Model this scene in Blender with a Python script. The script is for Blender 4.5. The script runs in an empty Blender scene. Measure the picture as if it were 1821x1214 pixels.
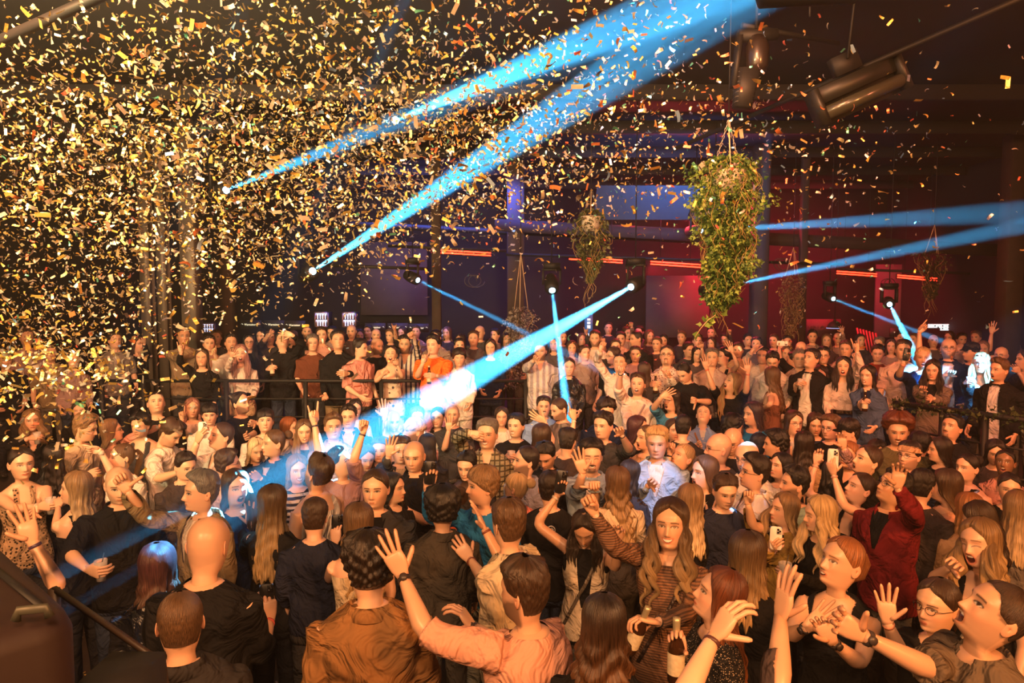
import bpy, math, random
import numpy as np
from mathutils import Vector, Matrix, Quaternion
random.seed(7); rng = np.random.default_rng(7)
sc = bpy.context.scene
COL = sc.collection

# ---------------------------------------------------------------- camera
FPX, CX, CY, HOR, CAMZ = 1250.0, 910.5, 607.0, 520.0, 2.98
PITCH = math.atan((CY - HOR) / FPX)
cam = bpy.data.objects.new('camera', bpy.data.cameras.new('camera'))
COL.objects.link(cam); sc.camera = cam
cam.data.sensor_width = 36; cam.data.lens = FPX / 1821 * 36
cam.data.clip_start = .05; cam.data.clip_end = 100
cam.location = (0, 0, CAMZ); cam.rotation_euler = (math.radians(90) - PITCH, 0, 0)
CAM = np.array([0, 0, CAMZ])
FW = np.array([0, math.cos(PITCH), -math.sin(PITCH)]); UP = np.array([0, math.sin(PITCH), math.cos(PITCH)])
def ray(x, y):
    return FW + np.array([1., 0, 0]) * ((x - CX) / FPX) - UP * ((y - CY) / FPX)
def at(x, y, d):
    return CAM + ray(x, y) * d
def at_y(x, y, Y):
    r = ray(x, y); return CAM + r * (Y / r[1])
def at_z(x, y, Z):
    r = ray(x, y); return CAM + r * ((Z - CAMZ) / r[2])

# ---------------------------------------------------------------- world: black room air filled with thin stage haze
w = bpy.data.worlds.new('world'); sc.world = w; w.use_nodes = True
w.node_tree.nodes['Background'].inputs[0].default_value = (0.003, 0.003, 0.007, 1)
w.node_tree.nodes['Background'].inputs[1].default_value = 1
_vs = w.node_tree.nodes.new('ShaderNodeVolumeScatter')
_vs.inputs['Density'].default_value = .0046; _vs.inputs['Anisotropy'].default_value = .35
w.node_tree.links.new(_vs.outputs[0], w.node_tree.nodes['World Output'].inputs['Volume'])
sc.view_settings.view_transform = 'Standard'; sc.view_settings.look = 'None'
sc.view_settings.gamma = 1; sc.view_settings.use_curve_mapping = False
sc.view_settings.exposure = 0.0
sc.cycles.use_denoising = True
sc.cycles.max_bounces = 5; sc.cycles.diffuse_bounces = 2; sc.cycles.glossy_bounces = 2
sc.cycles.transmission_bounces = 4; sc.cycles.transparent_max_bounces = 6; sc.cycles.volume_bounces = 0
sc.cycles.sample_clamp_indirect = 4

def aim(o, b):
    o.rotation_euler = (Vector(b) - o.location).to_track_quat('-Z', 'Y').to_euler()
def area(name, loc, tgt, e, col, sx, sy=None, spread=180):
    l = bpy.data.lights.new(name, 'AREA'); l.energy = e; l.color = col
    l.shape = 'RECTANGLE'; l.size = sx; l.size_y = sy or sx; l.spread = math.radians(spread)
    o = bpy.data.objects.new(name, l); COL.objects.link(o); o.location = loc; aim(o, tgt); return o
def spot(name, a, b, e, deg, col=(.05, .5, 1), r=.07, blend=.25):
    l = bpy.data.lights.new(name, 'SPOT'); l.energy = e; l.color = col
    l.spot_size = math.radians(deg); l.spot_blend = blend; l.shadow_soft_size = r
    o = bpy.data.objects.new(name, l); COL.objects.link(o); o.location = tuple(a); aim(o, tuple(b)); return o

WARM = (1, .50, .17)
# stage front wash (lamps above and behind the photographer)
area('stage_wash_light', (-2.6, -1.2, 4.6), (-3, 6, 1.2), 350, (1, .45, .17), .8)
area('stage_wash_light', (3.4, -1.0, 4.4), (3, 5, 1.2), 430, (1, .345, .085), .8)
area('stage_wash_light', (0.4, -1.4, 4.9), (0, 8, 1.4), 230, (1, .49, .22), .6)
# confetti wash on the left, aimed up
area('confetti_wash_light', (-4.6, -1.0, 4.3), (-2.6, 6, 5.3), 420, (1, .72, .32), .8, spread=70)
def norm(v): v = np.asarray(v, float); return v / max(1e-9, np.linalg.norm(v))
# ---------------------------------------------------------------- moving-head beams, added room washes
BLUE = (.055, .50, 1.)
BEAMS = [  # lamp pixel + depth, target pixel + depth, energy, cone
    ((556, 482, 10.6), (1275, 15, 4.8), 2300000, 3.3),
    ((1122, 510, 9.7), (560, 830, 5.4), 2500000, 4.3),
    ((982, 516, 10.2), (1008, 730, 8.3), 2200000, 2.5),
    ((743, 498, 11.4), (1085, 665, 9.1), 750000, 1.9),
    ((1283, 510, 10.8), (1900, 385, 7.0), 900000, 2.6),
    ((1247, 410, 12.6), (1900, 372, 8.0), 600000, 3.4),
    ((1582, 541, 12.0), (1640, 655, 8.9), 1700000, 2.1),
    ((1482, 531, 12.6), (1740, 632, 9.6), 600000, 1.7),
    ((703, 214, 9.3), (1240, -5, 4.8), 1500000, 4.2),
    ((402, 338, 9.8), (1150, 40, 5.2), 600000, 3.6),
]
LAMPS = []
for a_, b_, e_, c_ in BEAMS:
    A_, B_ = at(*a_), at(*b_); d_ = norm(B_ - A_); LAMPS.append((A_, d_))
    spot('beam_light', A_ + d_ * .02, B_, e_, c_, BLUE, .022)
# blue beams from lamps outside the picture that strike single heads
for src, tgt, e_, c_ in [((6.7, 3.4, 5.3), (1764, 637, 7.9), 42000, 7.5), ((-.7, 5.4, 5.4), (302, 985, 3.6), 34000, 3.6), ((-1.5, 4.6, 5.4), (106, 1046, 2.9), 16000, 2.6),
                         ((3.4, 9.5, 5.2), (1332, 785, 5.3), 30000, 2.0), ((2.3, 2.4, 5.1), (1160, 850, 5.6), 1500, 8.5), ((1.6, 3.0, 5.1), (700, 740, 8.0), 1200, 8)]:
    spot('beam_light', src, at(*tgt), e_, c_, (.08, .5, 1), .05)
# unseen warm fill row added above the picture to even out the back crowd
area('added_back_fill_light', (-3.6, 3.2, 5.2), (-4, 9.8, 1.6), 150, (1, .36, .15), .7, spread=95)
area('added_back_fill_light', (0.8, 3.2, 5.2), (1.2, 9.5, 1.5), 110, (1, .36, .15), .7, spread=95)
area('added_back_fill_light', (4.4, 3.2, 5.2), (4.6, 9.5, 1.5), 90, (1, .25, .11), .7, spread=95)
area('added_red_wash_light', (3.2, 13.5, 4.6), (3.6, 11, 1.4), 260, (1, .04, .06), 2.2, .3)  # unseen area lamp added to spread the red bars' glow over the crowd
area('added_red_wash_light', (6.6, 15.2, 4.2), (6.4, 18, 2.6), 420, (1, .02, .05), 2.6, .3)  # same red glow added onto the right of the rear wall
area('blue_wash_light', (-1.5, 13.5, 4.9), (-.5, 17.8, 2.0), 190, (.10, .16, 1), 3.5, .3)  # unseen lamp added for the blue-purple ambient at the rear
area('blue_wash_light', (2.9, 11.4, 4.4), (2.9, 12.6, 5.3), 70, (.03, .30, 1), 1.0, .2)
area('added_red_wall_light', (4.6, 16.9, 3.6), (5.6, 18, 3.0), 45, (1, .02, .05), 3.0, .2)  # added lamp that reddens the wall around the light bars
# ---------------------------------------------------------------- materials
def new_mat(name):
    m = bpy.data.materials.new(name); m.use_nodes = True
    nt = m.node_tree; return m, nt, nt.nodes['Principled BSDF']
def N(nt, t, **kw):
    n = nt.nodes.new(t)
    for k, v in kw.items():
        setattr(n, k, v)
    return n
_mc = {}
def plain(col, rough=.6, metal=0., emit=None, es=0., noise=.15, scale=8, bump=.1, name=None, alpha=None, trans=0., coat=0.):
    key = ('p', tuple(col), rough, metal, emit, es, noise, scale, bump, alpha, trans, coat)
    if key in _mc: return _mc[key]
    m, nt, b = new_mat(name or 'surface')
    if noise or bump:
        tc = N(nt, 'ShaderNodeTexCoord'); nz = N(nt, 'ShaderNodeTexNoise'); nz.inputs['Scale'].default_value = scale; nz.inputs['Detail'].default_value = 5
        nt.links.new(tc.outputs['Object'], nz.inputs['Vector'])
        mx = N(nt, 'ShaderNodeMix', data_type='RGBA'); mx.inputs['A'].default_value = (*[c * (1 - noise) for c in col], 1); mx.inputs['B'].default_value = (*[min(1, c * (1 + noise)) for c in col], 1)
        nt.links.new(nz.outputs['Fac'], mx.inputs['Factor']); nt.links.new(mx.outputs['Result'], b.inputs['Base Color'])
        if bump:
            bp = N(nt, 'ShaderNodeBump'); bp.inputs['Strength'].default_value = bump; bp.inputs['Distance'].default_value = .02
            nt.links.new(nz.outputs['Fac'], bp.inputs['Height']); nt.links.new(bp.outputs[0], b.inputs['Normal'])
    else:
        b.inputs['Base Color'].default_value = (*col, 1)
    b.inputs['Roughness'].default_value = rough; b.inputs['Metallic'].default_value = metal
    b.inputs['Transmission Weight'].default_value = trans; b.inputs['Coat Weight'].default_value = coat
    if alpha is not None: b.inputs['Alpha'].default_value = alpha
    if emit: b.inputs['Emission Color'].default_value = (*emit, 1); b.inputs['Emission Strength'].default_value = es
    _mc[key] = m; return m

def attr_mat(name, rough, spec, kind):
    m, nt, b = new_mat(name)
    a = N(nt, 'ShaderNodeAttribute'); a.attribute_name = 'Col'
    b.inputs['Roughness'].default_value = rough; b.inputs['Specular IOR Level'].default_value = spec
    if kind == 'skin':
        tc = N(nt, 'ShaderNodeTexCoord'); nz = N(nt, 'ShaderNodeTexNoise'); nz.inputs['Scale'].default_value = 14
        nt.links.new(tc.outputs['Object'], nz.inputs['Vector'])
        mx = N(nt, 'ShaderNodeMix', data_type='RGBA', blend_type='MULTIPLY'); mx.inputs['Factor'].default_value = .35
        mr = N(nt, 'ShaderNodeMapRange'); mr.inputs['To Min'].default_value = .75; mr.inputs['To Max'].default_value = 1.25
        nt.links.new(nz.outputs['Fac'], mr.inputs['Value']); nt.links.new(a.outputs['Color'], mx.inputs['A']); nt.links.new(mr.outputs[0], mx.inputs['B'])
        nt.links.new(mx.outputs['Result'], b.inputs['Base Color'])
    elif kind == 'hair':
        s = N(nt, 'ShaderNodeAttribute'); s.attribute_name = 'strand'
        vm = N(nt, 'ShaderNodeVectorMath', operation='MULTIPLY'); vm.inputs[1].default_value = (26, 1.3, 1)
        nt.links.new(s.outputs['Vector'], vm.inputs[0])
        nz = N(nt, 'ShaderNodeTexNoise'); nz.inputs['Scale'].default_value = 1; nz.inputs['Detail'].default_value = 4; nz.inputs['Roughness'].default_value = .65
        nt.links.new(vm.outputs[0], nz.inputs['Vector'])
        mr = N(nt, 'ShaderNodeMapRange'); mr.inputs['From Min'].default_value = .3; mr.inputs['From Max'].default_value = .7; mr.inputs['To Min'].default_value = .18; mr.inputs['To Max'].default_value = 2.1
        nt.links.new(nz.outputs['Fac'], mr.inputs['Value'])
        mx = N(nt, 'ShaderNodeMix', data_type='RGBA', blend_type='MULTIPLY'); mx.inputs['Factor'].default_value = 1
        nt.links.new(a.outputs['Color'], mx.inputs['A']); nt.links.new(mr.outputs[0], mx.inputs['B'])
        nt.links.new(mx.outputs['Result'], b.inputs['Base Color'])
        bp = N(nt, 'ShaderNodeBump'); bp.inputs['Strength'].default_value = .8; bp.inputs['Distance'].default_value = .008
        nt.links.new(nz.outputs['Fac'], bp.inputs['Height']); nt.links.new(bp.outputs[0], b.inputs['Normal'])
    else:
        tc = N(nt, 'ShaderNodeTexCoord'); nz = N(nt, 'ShaderNodeTexNoise'); nz.inputs['Scale'].default_value = 5; nz.inputs['Detail'].default_value = 3; nz.inputs['Distortion'].default_value = 1.6
        nt.links.new(tc.outputs['Object'], nz.inputs['Vector'])
        fine = N(nt, 'ShaderNodeTexNoise'); fine.inputs['Scale'].default_value = 220
        nt.links.new(tc.outputs['Object'], fine.inputs['Vector'])
        base = a.outputs['Color']
        if kind == 'leafy':
            nt.links.new(a.outputs['Color'], b.inputs['Base Color']); return m
        if kind in PATTERNS:
            base = PATTERNS[kind](nt, tc, a)
        nt.links.new(base, b.inputs['Base Color'])
        bp = N(nt, 'ShaderNodeBump'); bp.inputs['Strength'].default_value = 1; bp.inputs['Distance'].default_value = .085
        b2 = N(nt, 'ShaderNodeBump'); b2.inputs['Strength'].default_value = .25; b2.inputs['Distance'].default_value = .002
        nt.links.new(nz.outputs['Fac'], bp.inputs['Height']); nt.links.new(fine.outputs['Fac'], b2.inputs['Height'])
        nt.links.new(bp.outputs[0], b2.inputs['Normal']); nt.links.new(b2.outputs[0], b.inputs['Normal'])
        if kind == 'cloth': b.inputs['Sheen Weight'].default_value = .0
    return m
def _mixcol(nt, fac, a, b):
    mx = N(nt, 'ShaderNodeMix', data_type='RGBA'); nt.links.new(fac, mx.inputs['Factor'])
    if isinstance(a, tuple): mx.inputs['A'].default_value = (*a, 1)
    else: nt.links.new(a, mx.inputs['A'])
    if isinstance(b, tuple): mx.inputs['B'].default_value = (*b, 1)
    else: nt.links.new(b, mx.inputs['B'])
    return mx.outputs['Result']
def _wave(nt, tc, direction, scale, lo, hi, dist=.6):
    wv = N(nt, 'ShaderNodeTexWave', bands_direction=direction); wv.inputs['Scale'].default_value = scale; wv.inputs['Distortion'].default_value = dist; wv.inputs['Detail Scale'].default_value = 1.2
    nt.links.new(tc.outputs['Object'], wv.inputs['Vector'])
    mr = N(nt, 'ShaderNodeMapRange'); mr.inputs['From Min'].default_value = lo; mr.inputs['From Max'].default_value = hi
    nt.links.new(wv.outputs['Fac'], mr.inputs['Value']); return mr.outputs[0]
def _pat_stripes_h(nt, tc, a): return _mixcol(nt, _wave(nt, tc, 'Z', 7, .45, .55, 1.2), a.outputs['Color'], (.02, .02, .03))
def _pat_stripes_v(nt, tc, a): return _mixcol(nt, _wave(nt, tc, 'X', 5, .6, .7), a.outputs['Color'], (.05, .05, .09))
def _pat_soft_v(nt, tc, a): return _mixcol(nt, _wave(nt, tc, 'X', 4, .3, .7), a.outputs['Color'], (.30, .28, .33))
def _pat_rib(nt, tc, a): return _mixcol(nt, _wave(nt, tc, 'Z', 22, .4, .6, .3), a.outputs['Color'], (.10, .06, .045))
def _pat_plaid(nt, tc, a):
    c = _mixcol(nt, _wave(nt, tc, 'Z', 7, .8, .86, .3), a.outputs['Color'], (.06, .05, .03))
    return _mixcol(nt, _wave(nt, tc, 'X', 7, .8, .86, .3), c, (.06, .05, .03))
def _vor(nt, tc, scale, lo, hi):
    v = N(nt, 'ShaderNodeTexVoronoi'); v.inputs['Scale'].default_value = scale; nt.links.new(tc.outputs['Object'], v.inputs['Vector'])
    mr = N(nt, 'ShaderNodeMapRange'); mr.inputs['From Min'].default_value = lo; mr.inputs['From Max'].default_value = hi
    nt.links.new(v.outputs['Distance'], mr.inputs['Value']); return mr.outputs[0]
def _pat_leopard(nt, tc, a): return _mixcol(nt, _vor(nt, tc, 42, .3, .4), (.02, .015, .01), a.outputs['Color'])
def _pat_floral(nt, tc, a): return _mixcol(nt, _vor(nt, tc, 14, .22, .28), (.05, .04, .05), a.outputs['Color'])
def _pat_dots(nt, tc, a): return _mixcol(nt, _vor(nt, tc, 34, .25, .32), (.12, .07, .09), a.outputs['Color'])
def _pat_sequin(nt, tc, a): return _mixcol(nt, _vor(nt, tc, 120, .2, .3), (.5, .4, .3), a.outputs['Color'])
PATTERNS = dict(stripes_h=_pat_stripes_h, stripes_v=_pat_stripes_v, soft_v=_pat_soft_v, rib=_pat_rib, plaid=_pat_plaid, leopard=_pat_leopard, floral=_pat_floral, dots=_pat_dots, sequin=_pat_sequin)
SKIN = attr_mat('skin', .36, .5, 'skin'); HAIR = attr_mat('hair_strands', .38, .6, 'hair')
CLOTH = attr_mat('cloth', .9, .1, 'cloth'); LEATHER = attr_mat('leather', .3, .5, 'leather')
_pm = {}
def cloth_mat(k):
    if k in (None, 'cloth'): return CLOTH
    if k == 'leather': return LEATHER
    if k not in _pm: _pm[k] = attr_mat('cloth_' + k, .8, .2, k)
    return _pm[k]

# ---------------------------------------------------------------- geometry
def grid_faces(R, C, wrap=True, off=0):
    r = np.arange(R - 1)[:, None]; c = np.arange(C if wrap else C - 1)[None, :]; c2 = (c + 1) % C
    a = r * C + c; b = r * C + c2; d = (r + 1) * C + c; e = (r + 1) * C + c2
    return np.stack([a, b, e, d], -1).reshape(-1, 4) + off
class Geo:
    def __init__(s): s.V = []; s.Q = []; s.T = []; s.C = []; s.S = []; s.n = 0; s.QM = []; s.TM = []
    def add(s, v, q=None, t=None, col=(.5, .5, .5), st=None, m=0):
        v = np.asarray(v, float); k = len(v); c = np.asarray(col, float)
        if c.ndim == 1: c = np.tile(c, (k, 1))
        s.V.append(v); s.C.append(c); s.S.append(np.zeros((k, 3)) if st is None else st)
        if q is not None and len(q): s.Q.append(np.asarray(q) + s.n); s.QM.append(np.full(len(q), m))
        if t is not None and len(t): s.T.append(np.asarray(t) + s.n); s.TM.append(np.full(len(t), m))
        s.n += k; return s
    def merge(s, g, f=None):
        for i, v in enumerate([np.concatenate(g.V)] if g.V else []):
            v = f(v) if f else v
            s.add(v, np.concatenate(g.Q) if g.Q else None, np.concatenate(g.T) if g.T else None, np.concatenate(g.C), np.concatenate(g.S))
        return s
    def arr(s):
        z4 = np.zeros((0, 4), int); z3 = np.zeros((0, 3), int)
        return np.concatenate(s.V), (np.concatenate(s.Q) if s.Q else z4), (np.concatenate(s.T) if s.T else z3)
    def mesh(s, name, mats, smooth=True, origin=None):
        V, Q, T = s.arr(); C = np.concatenate(s.C); S = np.concatenate(s.S)
        QM = np.concatenate(s.QM) if s.QM else np.zeros(0, int); TM = np.concatenate(s.TM) if s.TM else np.zeros(0, int)
        if origin is not None: V = V - np.asarray(origin)
        return make_mesh(name, V, Q, T, C, S, mats, smooth, np.concatenate([QM, TM]))
def make_mesh(name, V, Q, T, C=None, S=None, mats=(), smooth=True, MI=None):
    me = bpy.data.meshes.new(name)
    me.vertices.add(len(V)); me.vertices.foreach_set('co', np.ascontiguousarray(V, np.float32).ravel())
    nl = Q.size + T.size; me.loops.add(nl)
    me.loops.foreach_set('vertex_index', np.concatenate([Q.ravel(), T.ravel()]).astype(np.int32))
    npol = len(Q) + len(T); me.polygons.add(npol)
    ls = np.concatenate([np.arange(len(Q)) * 4, Q.size + np.arange(len(T)) * 3]).astype(np.int32)
    me.polygons.foreach_set('loop_start', ls)
    if smooth: me.polygons.foreach_set('use_smooth', np.ones(npol, bool))
    if MI is not None and len(MI) == npol: me.polygons.foreach_set('material_index', MI.astype(np.int32))
    for m in mats: me.materials.append(m)
    if C is not None:
        a = me.attributes.new('Col', 'FLOAT_COLOR', 'POINT'); a.data.foreach_set('color', np.concatenate([C, np.ones((len(C), 1))], 1).astype(np.float32).ravel())
    if S is not None and np.any(S):
        a = me.attributes.new('strand', 'FLOAT_VECTOR', 'POINT'); a.data.foreach_set('vector', S.astype(np.float32).ravel())
    me.update(calc_edges=True); me.validate()
    return me
def link(name, me, parent=None, loc=None, **props):
    o = bpy.data.objects.new(name, me); COL.objects.link(o)
    if parent is not None: o.parent = parent
    if loc is not None: o.location = tuple(loc)
    for k, v in props.items(): o[k] = v
    return o
def empty(name, loc, label=None, cat=None, group=None):
    o = bpy.data.objects.new(name, None); COL.objects.link(o); o.location = tuple(loc); o.empty_display_size = .1
    if label: o['label'] = label
    if cat: o['category'] = cat
    if group: o['group'] = group
    return o
def norm(v): v = np.asarray(v, float); return v / max(1e-9, np.linalg.norm(v))
def loft(rings, col=(.5, .5, .5), caps=(True, True), st=None, g=None):
    rings = np.asarray(rings, float); R, C, _ = rings.shape; g = g or Geo()
    v = rings.reshape(-1, 3); q = grid_faces(R, C); t = []; extra = []; k = R * C
    if caps[0]: extra.append(rings[0].mean(0)); t += [(k, (i + 1) % C, i) for i in range(C)]; k += 1
    if caps[1]: extra.append(rings[-1].mean(0)); b = (R - 1) * C; t += [(k, b + i, b + (i + 1) % C) for i in range(C)]
    c = np.asarray(col, float)
    if c.ndim == 2 and extra: c = np.concatenate([c, [c[0]] * caps[0] + [c[-1]] * caps[1]])
    if st is not None and extra: st = np.concatenate([st] + [[st[0]]] * caps[0] + [[st[-1]]] * caps[1])
    if extra: v = np.concatenate([v, extra])
    g.add(v, q, np.array(t) if t else None, c, st); return g
def tube_rings(P, ru, rv=None, n=10, up=(0, 0, 1), sq=2.0):
    P = np.asarray(P, float); k = len(P); ru = np.broadcast_to(ru, k); rv = ru if rv is None else np.broadcast_to(rv, k)
    T = np.gradient(P, axis=0); T /= np.maximum(np.linalg.norm(T, axis=1, keepdims=True), 1e-9)
    u = np.asarray(up, float); u = u - T[0] * u.dot(T[0])
    if np.linalg.norm(u) < 1e-3: u = np.array([1., .3, 0]); u = u - T[0] * u.dot(T[0])
    u = norm(u); a = np.arange(n) * 2 * math.pi / n
    ca = np.sign(np.cos(a)) * np.abs(np.cos(a)) ** (2 / sq); sa = np.sign(np.sin(a)) * np.abs(np.sin(a)) ** (2 / sq)
    out = []
    for i in range(k):
        u = norm(u - T[i] * u.dot(T[i])); v = np.cross(T[i], u)
        out.append(P[i] + np.outer(ca * ru[i], u) + np.outer(sa * rv[i], v))
    return np.array(out)
def tube(P, ru, rv=None, n=10, col=(.5, .5, .5), up=(0, 0, 1), g=None, sq=2.0, st=None):
    return loft(tube_rings(P, ru, rv, n, up, sq), col, g=g, st=st)
def box_geo(lo, hi, col=(.5, .5, .5), g=None, M=None):
    g = g or Geo(); x0, y0, z0 = lo; x1, y1, z1 = hi
    v = np.array([(x, y, z) for x in (x0, x1) for y in (y0, y1) for z in (z0, z1)], float)
    if M is not None: v = v @ np.asarray(M)[:3, :3].T + np.asarray(M)[:3, 3]
    g.add(v, np.array([(0, 1, 3, 2), (4, 6, 7, 5), (0, 4, 5, 1), (2, 3, 7, 6), (0, 2, 6, 4), (1, 5, 7, 3)]), None, col); return g
def beam_box(a, b, wd, ht, g=None, col=(.5, .5, .5), up=(0, 0, 1), bev=0):
    a = np.asarray(a, float); b = np.asarray(b, float); t = norm(b - a); u = norm(np.cross(up, t)) if abs(np.dot(t, up)) < .99 else np.array([1., 0, 0]); v = np.cross(t, u)
    h = [(-1, -1), (1, -1), (1, 1), (-1, 1)] if not bev else [(-1, -1 + bev), (-1 + bev, -1), (1 - bev, -1), (1, -1 + bev), (1, 1 - bev), (1 - bev, 1), (-1 + bev, 1), (-1, 1 - bev)]
    return loft([[p + u * x * wd / 2 + v * y * ht / 2 for x, y in h] for p in (a, b)], col, g=g)
def smooth_interp(x, xs, ys, s=.006):
    return (np.interp(x - s, xs, ys) + 2 * np.interp(x, xs, ys) + np.interp(x + s, xs, ys)) / 4
# ---------------------------------------------------------------- people
HC = dict(black=(.006, .005, .005), dark=(.013, .008, .006), brown=(.036, .019, .010), lbrown=(.085, .046, .022), dblond=(.17, .10, .045), blond=(.40, .27, .13), lblond=(.60, .46, .28),
          auburn=(.085, .024, .009), ginger=(.26, .10, .035), grey=(.11, .10, .09), navy=(.02, .022, .05), pink=(.26, .13, .11), plum=(.045, .015, .022), white=(.5, .46, .4))
SK = [(.66, .40, .27), (.72, .45, .31), (.60, .36, .24), (.70, .43, .31)]
HZ = np.array([-.24, -.20, -.16, -.135, -.120, -.112, -.10, -.08, -.055, -.03, 0, .03, .055, .08, .10, .112, .118])
HA = np.array([.078, .063, .057, .0515, .0500, .0520, .058, .065, .0715, .0765, .0795, .0805, .0775, .067, .050, .030, .004])
HF = np.array([.026, .018, .016, .018, .030, .060, .079, .084, .085, .084, .085, .088, .081, .066, .045, .020, -.012])
HB = np.array([-.098, -.084, -.074, -.066, -.060, -.060, -.062, -.070, -.081, -.093, -.102, -.104, -.100, -.088, -.070, -.046, -.018])
YM = -.015
def skull(z, fem):
    a = smooth_interp(z, HZ, HA); f = smooth_interp(z, HZ, HF); b = smooth_interp(z, HZ, HB)
    if fem:
        k = np.interp(z, [-.2, -.13, -.1, -.03, .05], [.84, .86, .90, .96, .97]); a = a * k; b = b * np.interp(z, [-.2, -.12, -.05], [.90, .92, .98])
    return a, f, b
def skull_pt(th, z, fem):
    a, f, b = skull(z, fem); n = np.interp(z, [-.12, -.09, -.03, .04], [1.9, 1.85, 2.1, 2.25])
    s, c = np.sin(th), np.cos(th)
    ex = np.where(c > 0, 2 / n, 1.0)
    x = a * np.sign(s) * np.abs(s) ** ex; cc = np.abs(c) ** ex
    y = np.where(c > 0, YM + (f - YM) * cc, YM - (YM - b) * cc)
    return x, y
def G1(x, s): return np.exp(-.5 * (x / s) ** 2)
def head_geo(p, nt, nz):
    fem = p['fem']; hc = np.array(p['hcol']); sk = np.array(p['skin'])
    # front dense angles
    nf = int(nt * .62); nf += nf % 2; nb = nt - nf
    thf = np.linspace(-62, 62, nf, endpoint=False); thb = np.linspace(62, 298, nb, endpoint=False)
    th = np.radians(np.concatenate([thf, thb]))
    n1 = int(nz * .16); n2 = int(nz * .64); n3 = nz - n1 - n2
    z = np.concatenate([.118 - (.118 - .062) * (np.linspace(0, 1, n1, endpoint=False) ** 1.6), np.linspace(.062, -.122, n2, endpoint=False), np.linspace(-.122, -.235, n3)])
    Z = np.repeat(z[:, None], len(th), 1); TH = np.repeat(th[None, :], nz, 0)
    X, Y = skull_pt(TH, Z, fem)
    fr = np.clip(np.cos(TH) * 2.2, 0, 1)
    nose = np.interp(Z, [-.056, -.050, -.044, -.037, -.03, -.01, .01, .024], [0, .004, .017, .024, .0215, .012, .0055, 0]) * p.get('nose', 1)
    nw = np.interp(Z, [-.045, -.03, 0, .02], [.0125, .0105, .0075, .009])
    Y = Y + fr * nose * G1(X, nw)
    Y = Y + fr * (.0045 * G1(Z - .026, .009) * G1(X, .045) - .0085 * G1(Z - .002, .0105) * (G1(X - .031, .0135) + G1(X + .031, .0135)))
    Y = Y + fr * (.0055 * G1(Z + .003, .008) * (G1(X - .031, .011) + G1(X + .031, .011)))
    Y = Y + fr * (.004 * G1(Z + .035, .016) * (G1(X - .042, .014) + G1(X + .042, .014)))
    mouth = p.get('mouth', 'n'); mz = -.068
    Y = Y + fr * (.0055 * G1(Z - mz, .010) * G1(X, .019) + .006 * G1(Z + .101, .010) * G1(X, .016) - .003 * G1(Z + .083, .005) * G1(X, .02))
    C = np.tile(sk, (nz, len(th), 1)) * (1 + .0 * X[..., None])
    F = (np.cos(TH) > .25)
    def paint(mask, col, k=1.0):
        m = (np.clip(mask, 0, 1) * k)[..., None]; C[:] = C * (1 - m) + np.array(col) * m
    # cheeks, lips, brows, eyes
    paint(F * (G1(X - .042, .016) + G1(X + .042, .016)) * G1(Z + .035, .016), sk * np.array([1.08, .82, .78]), .5)
    paint(F * G1(X, .012) * G1(Z + .038, .008), sk * np.array([1.05, .85, .8]), .5)
    lipc = sk * (np.array([.85, .48, .45]) if fem else np.array([.82, .62, .58]))
    crisp = lambda d: np.clip(.5 - d * 6, 0, 1)
    curve = 0
    if mouth in 's': curve = .010 * (X / .026) ** 2
    hw, hh = {'n': (.023, .0075), 's': (.028, .012), 'o': (.0215, .021), 'a': (.026, .026), 'h': (.022, .010), 'p': (.016, .009)}[mouth]
    zc = mz + curve - (.004 if mouth in 'oa' else 0)
    de = np.sqrt((X / hw) ** 2 + ((Z - zc) / hh) ** 2) - 1
    paint(F * crisp(de - .12), lipc)
    if mouth in 'soah':
        di = np.sqrt((X / (hw * .84)) ** 2 + ((Z - zc) / (hh * .70)) ** 2) - 1
        dark = F * crisp(di); paint(dark, (.06, .012, .012))
        Y = Y - np.clip(dark, 0, 1) * (.010 if mouth in 'oa' else .002)
        if mouth == 's': paint(F * crisp(np.sqrt((X / (hw * .80)) ** 2 + ((Z - zc - .0015) / (hh * .50)) ** 2) - 1), (.80, .76, .70))
        elif mouth == 'h': paint(F * crisp(np.sqrt((X / (hw * .72)) ** 2 + ((Z - zc - .003) / (hh * .34)) ** 2) - 1), (.78, .74, .68))
        else: paint(F * crisp(np.sqrt((X / (hw * .66)) ** 2 + ((Z - zc - hh * .52) / (hh * .20)) ** 2) - 1), (.78, .74, .68))
    else:
        paint(F * G1(Z - zc, .0016) * (np.abs(X) < hw * .85), lipc * .35)
    for sg in (-1, 1):
        xe = X - sg * .031; closed = p.get('closed', False)
        ew, eh = .0150, .0062
        if not closed:
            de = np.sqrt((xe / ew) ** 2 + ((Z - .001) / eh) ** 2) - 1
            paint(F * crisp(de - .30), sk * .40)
            paint(F * crisp(de), (.62, .58, .54))
            paint(F * crisp(np.sqrt((xe / .0072) ** 2 + ((Z - .0015) / .0066) ** 2) - 1), p.get('iris', (.035, .022, .015)))
        paint(F * np.exp(-.5 * ((Z - (.0065 if not closed else -.001) + (xe / .016) ** 2 * .005) / .0024) ** 2) * (np.abs(xe) < .018), (.02, .012, .01), .95)  # lash line, widened to paint dark eye-socket shade into the colour
        bz = .0215 - (xe * sg > 0) * (xe / .02) ** 2 * .004 + (.003 if mouth in 'oa' else 0)
        paint(F * np.exp(-.5 * ((Z - bz) / (.0036 if not fem else .0027)) ** 4) * (np.abs(xe - sg * .002) < .019), hc * .8 + .01, .85)
        if fem: paint(F * G1(xe, .016) * G1(Z - .009, .005), sk * .7, .5)
        paint(F * G1(X - sg * .0075, .0035) * G1(Z + .0465, .0022), sk * .25, .8)
    bd = p.get('beard', 0)
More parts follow.
